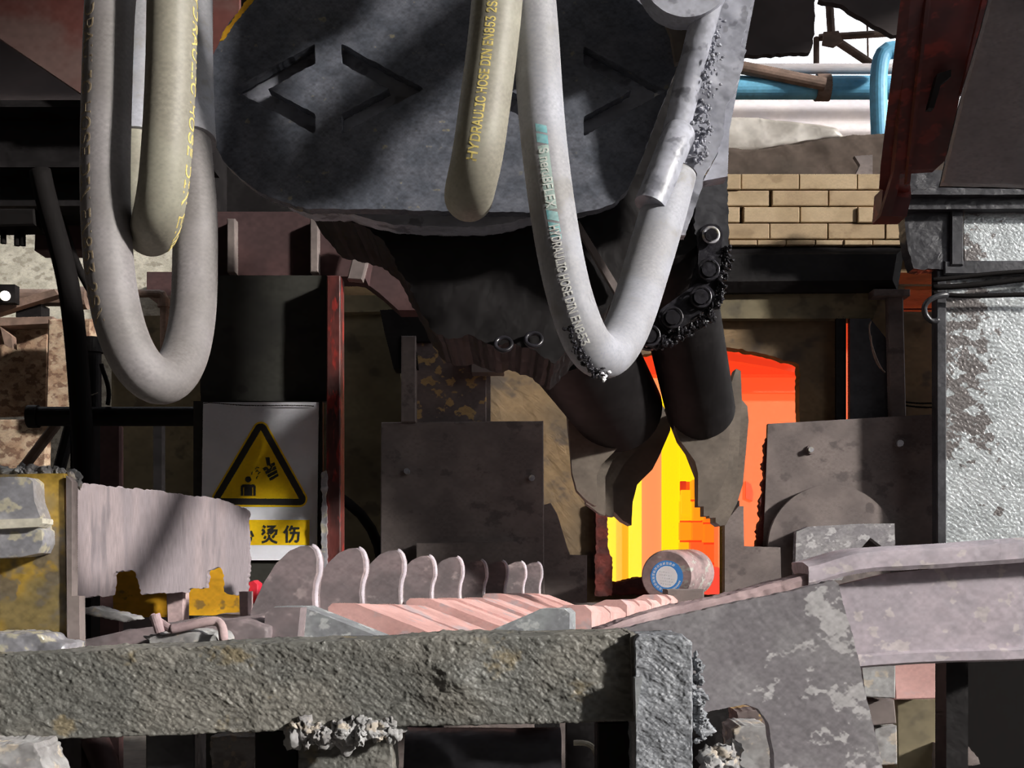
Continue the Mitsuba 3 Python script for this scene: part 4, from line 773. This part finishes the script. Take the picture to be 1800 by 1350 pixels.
put('white_scale', rough(plate(jagged([(-60, 1112), (70, 1116), (84, 1128), (112, 1134), (112, 1160), (-60, 1160)], 2, 5, 6), 2.03, .1, ref=6), .006, 26, 7), BRIGHT, smooth=True, label='pale flaky scale lying at the foot of the yellow machine end', cat='scale')
put('crimson_cap', plate([(436, 1024), (446, 1020), (454, 1026), (452, 1058), (438, 1062)], 2.9, .05, bev=2), CRIMSON, label='small crimson cap between the dusty shield and the nearest fin', cat='cap')

# ---------------------------------------------------------------- front beam and what hangs on it
YBm = 1.95
fbm_ = plate([(-160, 1160), (300, 1139), (450, 1132), (800, 1120), (1112, 1113), (1116, 1266), (800, 1274), (450, 1286), (-160, 1308)], YBm, .15, ref=3.6)
m = trimesh.Trimesh(fbm_.vertices, fbm_.faces, process=True); vv = m.vertices; nn = m.vertex_normals
h = (meshkit.fbm(vv * [18, 18, 26], 4, 2) - .5) * .007 + np.maximum(meshkit.fbm(vv * [70, 70, 90], 3, 5) - .56, 0) * .010
rid = 1 - np.abs(meshkit.fbm(vv * [14, 14, 22], 3, 8) - .5) * 9; h = h + np.clip(rid, 0, 1) ** 3 * .0022
cen = P(800, 1190, YBm); dd = np.linalg.norm((vv - cen) / [.055, 1, .05], axis=1); h = h + .016 * np.exp(-dd ** 2) * (.5 + meshkit.fbm(vv * 40, 3, 3))
m.vertices = vv + nn * h[:, None]
bmk = thing('crusted_beam', 'thick grime-crusted grey beam running level across the front', 'beam')
put('beam', m, GUNK, bmk, smooth=True)
put('end_plate', rough(plate([(1108, 1113), (1118, 1114), (1122, 1266), (1112, 1268)], YBm - .012, .17, ref=5), .0015, 40, 2), GUNK, bmk, smooth=35)
cpz = thing('corner_post', 'grey crusted corner post right of the crusted beam end', 'post')
mm = plate([(1116, 1124), (1124, 1117), (1200, 1117), (1216, 1130), (1222, 1700), (1118, 1700)], 1.92, .14, ref=4.5)
put('shaft', rough(rough(mm, .004, 60, 3, 4), .003, 12, 6), POSTGREY, cpz, smooth=True)
put('slag_drip', lumps([P(1222, 1160, 1.95), P(1226, 1230, 1.95), P(1228, 1300, 1.95)], .007, 8, 70, .005), POSTGREY, cpz, kind='stuff', smooth=True)
a = P(1170, 1690, 1.98); put('foot', boxm(a[0] - .05, a[0] + .05, 1.94, 2.04, 0, a[2]), POSTGREY, cpz)
put('wedge', plate([(1116, 1192), (1130, 1190), (1118, 1262)], 1.90, .06), GREYV, cpz)
wl = bmk
put('leg', rough(plate([(524, 1284), (690, 1280), (688, 1800), (530, 1800)], 2.0, .1, ref=6), .004, 40, 5), GUNK, wl, smooth=True)
put('slag_bead', lumps([P(522, 1286, 1.955), P(560, 1292, 1.95), P(620, 1288, 1.95), P(690, 1276, 1.955)], .012, 5, 130, .006), STONE, wl, kind='stuff', label='white slag bead', smooth=True)
a = P(610, 0, 2.0); put('leg_foot', boxm(a[0] - .06, a[0] + .06, 2.01, 2.09, 0, P(0, 1790, 2.0)[2]), GUNK, wl)
put('slag_lump', rough(plate(jagged([(-40, 1306), (60, 1308), (72, 1336), (84, 1360), (90, 1420), (-40, 1420)], 3, 5, 2), 1.86, .09, ref=6), .008, 25, 3), STONE, smooth=True, label='pale slag lump at the bottom left corner under the crusted beam', cat='slag lump')
for k, (q, r, w) in enumerate((([(118, 1290), (140, 1340), (160, 1420)], 14, 'thinner'), ([(160, 1290), (185, 1345), (205, 1430)], 24, 'thicker'))):
    put('sloping_pipe', tube(spline([P(x, y, 2.4) for x, y in q], 16), r * 2.4 / F, 18), MAROON, label=f'{w} brown sloping pipe at the lower left under the crusted beam', cat='pipe', smooth=True)
put('leg', plate([(256, 1284), (342, 1284), (342, 2300), (256, 2300)], 2.06, .08, bev=3), DARKSTEEL, bmk)
put('leg', plate([(448, 1284), (524, 1284), (524, 2300), (448, 2300)], 2.06, .08, bev=3), SOOT, bmk)
put('rubble_block', rough(plate(jagged([(370, 1296), (450, 1296), (450, 1420), (372, 1420)], 2, 5, 9), 3.0, .2, ref=8), .01, 16, 3), STONE, smooth=True, label='pale rubble block seen in the gap below the crusted beam at left', cat='rubble')
dr_ = thing('lower_drum', 'dark grey drum below the right half of the crusted beam', 'drum')
put('shell', rough(tube(np.linspace(P(715, 1345, 2.35), P(985, 1345, 2.35), 30), 66 * 2.35 / F, 40), .002, 20, 3), DARKSTEEL, dr_, smooth=40)
put('support', boxm(P(760, 0, 2.35)[0], P(940, 0, 2.35)[0], 2.3, 2.4, 0, P(0, 1390, 2.35)[2]), SOOT, dr_)
put('leg', plate([(1050, 1270), (1112, 1268), (1112, 2300), (1050, 2300)], 2.04, .08, bev=3), SOOT, bmk)
put('white_scrap', tube(spline([P(1008, 1306, 2.3), P(1034, 1308, 2.3), P(1046, 1320, 2.3), P(1046, 1400, 2.3)], 16), 5 * 2.3 / F, 8), PALEWALL, label='bent pale strip below the right end of the crusted beam', cat='strip')

# ---------------------------------------------------------------- bracket plate, guide rail
bk_ = thing('bracket_plate', 'big scuffed grey bracket plate with an arched cut-out, right of the corner post', 'bracket')
brp = [(1084, 1108), (1150, 1092), (1230, 1074), (1310, 1056), (1380, 1042), (1440, 1026), (1466, 1020), (1474, 1026), (1482, 1060), (1500, 1120), (1520, 1210), (1552, 1350), (1600, 1600), (1368, 1600), (1360, 1320), (1350, 1270), (1332, 1246), (1312, 1238), (1240, 1252), (1232, 1254), (1090, 1254)]
put('plate', rough(plate(jagged(brp, 1.2, 6, 3), [(1084, 1108, 2.12), (1474, 1026, 2.08), (1360, 1600, 2.10)], .035, ref=8), .0012, 25, 4), BRACKET, bk_, smooth=35)
a = P(1480, 0, 2.1); put('foot', boxm(a[0] - .1, a[0] + .1, 2.105, 2.13, 0, P(0, 1590, 2.1)[2]), SHEET, bk_)
gr = thing('guide_rail', 'long dusty lilac-grey guide rail channel rising to the right edge', 'guide rail')
web = [(1470, 1030), (1520, 1018), (1560, 1008), (1640, 1000), (1900, 976), (1900, 1146), (1800, 1150), (1728, 1152), (1716, 1146), (1640, 1150), (1560, 1158), (1510, 1166), (1480, 1100)]
put('web', rough(plate(web, [(1470, 1030, 2.235), (1900, 976, 2.185), (1510, 1166, 2.235)], .02, ref=9), .0015, 18, 5), RAIL, gr, smooth=35)
lip = spline([P(1418, 1010, 2.215), P(1450, 1002, 2.212), P(1500, 988, 2.206), P(1560, 982, 2.20), P(1640, 978, 2.19), P(1730, 972, 2.18), P(1900, 960, 2.16)], 60)
def sweep(path, prof):
    """profile (y, z offsets) carried along a path."""
    k = len(prof); v = np.array([[p + np.array([0, a, b]) for a, b in prof] for p in path]).reshape(-1, 3); f = []
    for i in range(len(path) - 1):
        for j in range(k):
            a0, a1, b0, b1 = i * k + j, i * k + (j + 1) % k, (i + 1) * k + j, (i + 1) * k + (j + 1) % k
            f += [(a0, a1, b1), (a0, b1, b0)]
    n = len(path) - 1
    for j in range(1, k - 1): f += [(0, j + 1, j), (n * k, n * k + j, n * k + j + 1)]
    m = trimesh.Trimesh(v, f, process=False)
    if m.volume < 0: m.invert()
    return m
lp_ = [(-.012, .014), (-.016, .006), (-.016, -.014), (-.010, -.021), (.0, -.021), (.0, -.012), (.10, .0), (.12, .010), (.12, .022), (.03, .022)]
put('top_flange', rough(sweep(lip, lp_), .0012, 30, 2), RAIL, gr, smooth=35)
ls = spline([P(1500, 1160, 2.232), P(1600, 1152, 2.222), P(1720, 1148, 2.205), P(1900, 1140, 2.18)], 40)
put('bottom_flange', rough(sweep(ls, [(0, .008), (-.006, .004), (-.006, -.012), (0, -.016), (.06, -.012), (.06, .0)]), .0014, 40, 2), RAIL, gr, smooth=35)
fs = spline([P(1046, 1112, 2.17), P(1110, 1090, 2.18), P(1180, 1070, 2.2), P(1260, 1054, 2.21), P(1330, 1036, 2.22), P(1380, 1023, 2.22), P(1424, 1012, 2.22)], 90)
rr = sweep(fs, [(-.012, .004), (-.014, -.004), (-.012, -.016), (.02, -.016), (.08, -.004), (.08, .004), (.02, .006)])
put('torn_lip', rough(trimesh.remesh.subdivide_to_size(rr.vertices, rr.faces, .012) and trimesh.Trimesh(*trimesh.remesh.subdivide_to_size(rr.vertices, rr.faces, .012)), .003, 70, 3), ROD, gr, smooth=35, label='torn ridged lip')
put('support', boxm(P(1700, 0, 2.25)[0] - .02, P(1700, 0, 2.25)[0] + .02, 2.3, 2.36, 0, P(0, 1060, 2.25)[2]), SOOT, gr)

# ---------------------------------------------------------------- lower right
for k, (q, Y, th, mt_, lbl, cat_) in enumerate((
    ([(1512, 1162), (1574, 1158), (1574, 1228), (1520, 1226)], 2.9, .15, STONE, 'grey stained stone block under the guide rail', 'block'),
    ([(1570, 1158), (1650, 1156), (1650, 1228), (1574, 1230)], 3.0, .15, PINK, 'pinkish block beside the grey stained stone under the guide rail', 'block'),
    ([(1520, 1232), (1572, 1230), (1576, 1272), (1530, 1276)], 2.95, .15, PLATE, 'brown block under the grey stained stone', 'block'),
    ([(1536, 1278), (1576, 1276), (1578, 1344), (1540, 1346)], 2.98, .15, STONE, 'lowest block of the stack right of the bracket plate', 'block'),
    ([(1576, 1230), (1650, 1228), (1650, 1420), (1580, 1420)], 3.1, .15, WALLOLIVE, 'olive slab under the pinkish block', 'slab'))):
    put(cat_ if cat_ == 'slab' else 'stone_block', rough(plate(q, Y, th, bev=2, ref=None), .002, 12, k), mt_, label=lbl, cat=cat_)
put('steel_strip', plate(jagged([(1662, 1150), (1682, 1150), (1686, 1270), (1676, 1284), (1662, 1286)], 1.5, 5, 2), 3.2, .06), PLATE, label='narrow brown steel strip right of the column foot below the guide rail', cat='strip')
put('broken_brick', rough(plate(jagged([(1664, 1314), (1700, 1310), (1720, 1332), (1724, 1344), (1700, 1346), (1690, 1400), (1664, 1400)], 2, 5, 7), 3.0, .2, ref=7), .006, 20, 3), PLATE, smooth=35, label='broken brown brick at the lower right before the black pit', cat='brick')
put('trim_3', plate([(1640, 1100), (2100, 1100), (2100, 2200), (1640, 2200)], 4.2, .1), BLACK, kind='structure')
sm = thing('slag_stump', 'pale crusted stump standing inside the arched cut-out of the bracket plate', 'stump')
put('block', rough(plate(jagged([(1288, 1284), (1300, 1276), (1350, 1276), (1360, 1290), (1362, 1420), (1292, 1420)], 2, 5, 5), 2.25, .12, ref=6), .004, 30, 4), STONE, sm, smooth=True)
put('rubble', lumps([P(1240, 1346, 2.1), P(1262, 1330, 2.12), P(1288, 1344, 2.14)], .014, 12, 40, .008), STONE, label='grey rubble between the corner post and the pale stump', cat='rubble', kind='stuff', smooth=True)
put('rubble', rough(plate(jagged([(1294, 1250), (1330, 1246), (1352, 1262), (1356, 1276), (1296, 1272)], 2, 4, 8), 2.6, .1, ref=5), .005, 30, 2), FLAKE, smooth=True, label='brown flaky slab seen through the arched cut-out', cat='slab')
put('pit_back_plate', plate([(1170, 1180), (1420, 1180), (1420, 1800), (1170, 1800)], 3.6, .05), SOOT, label='black plate behind the arched cut-out', cat='plate')
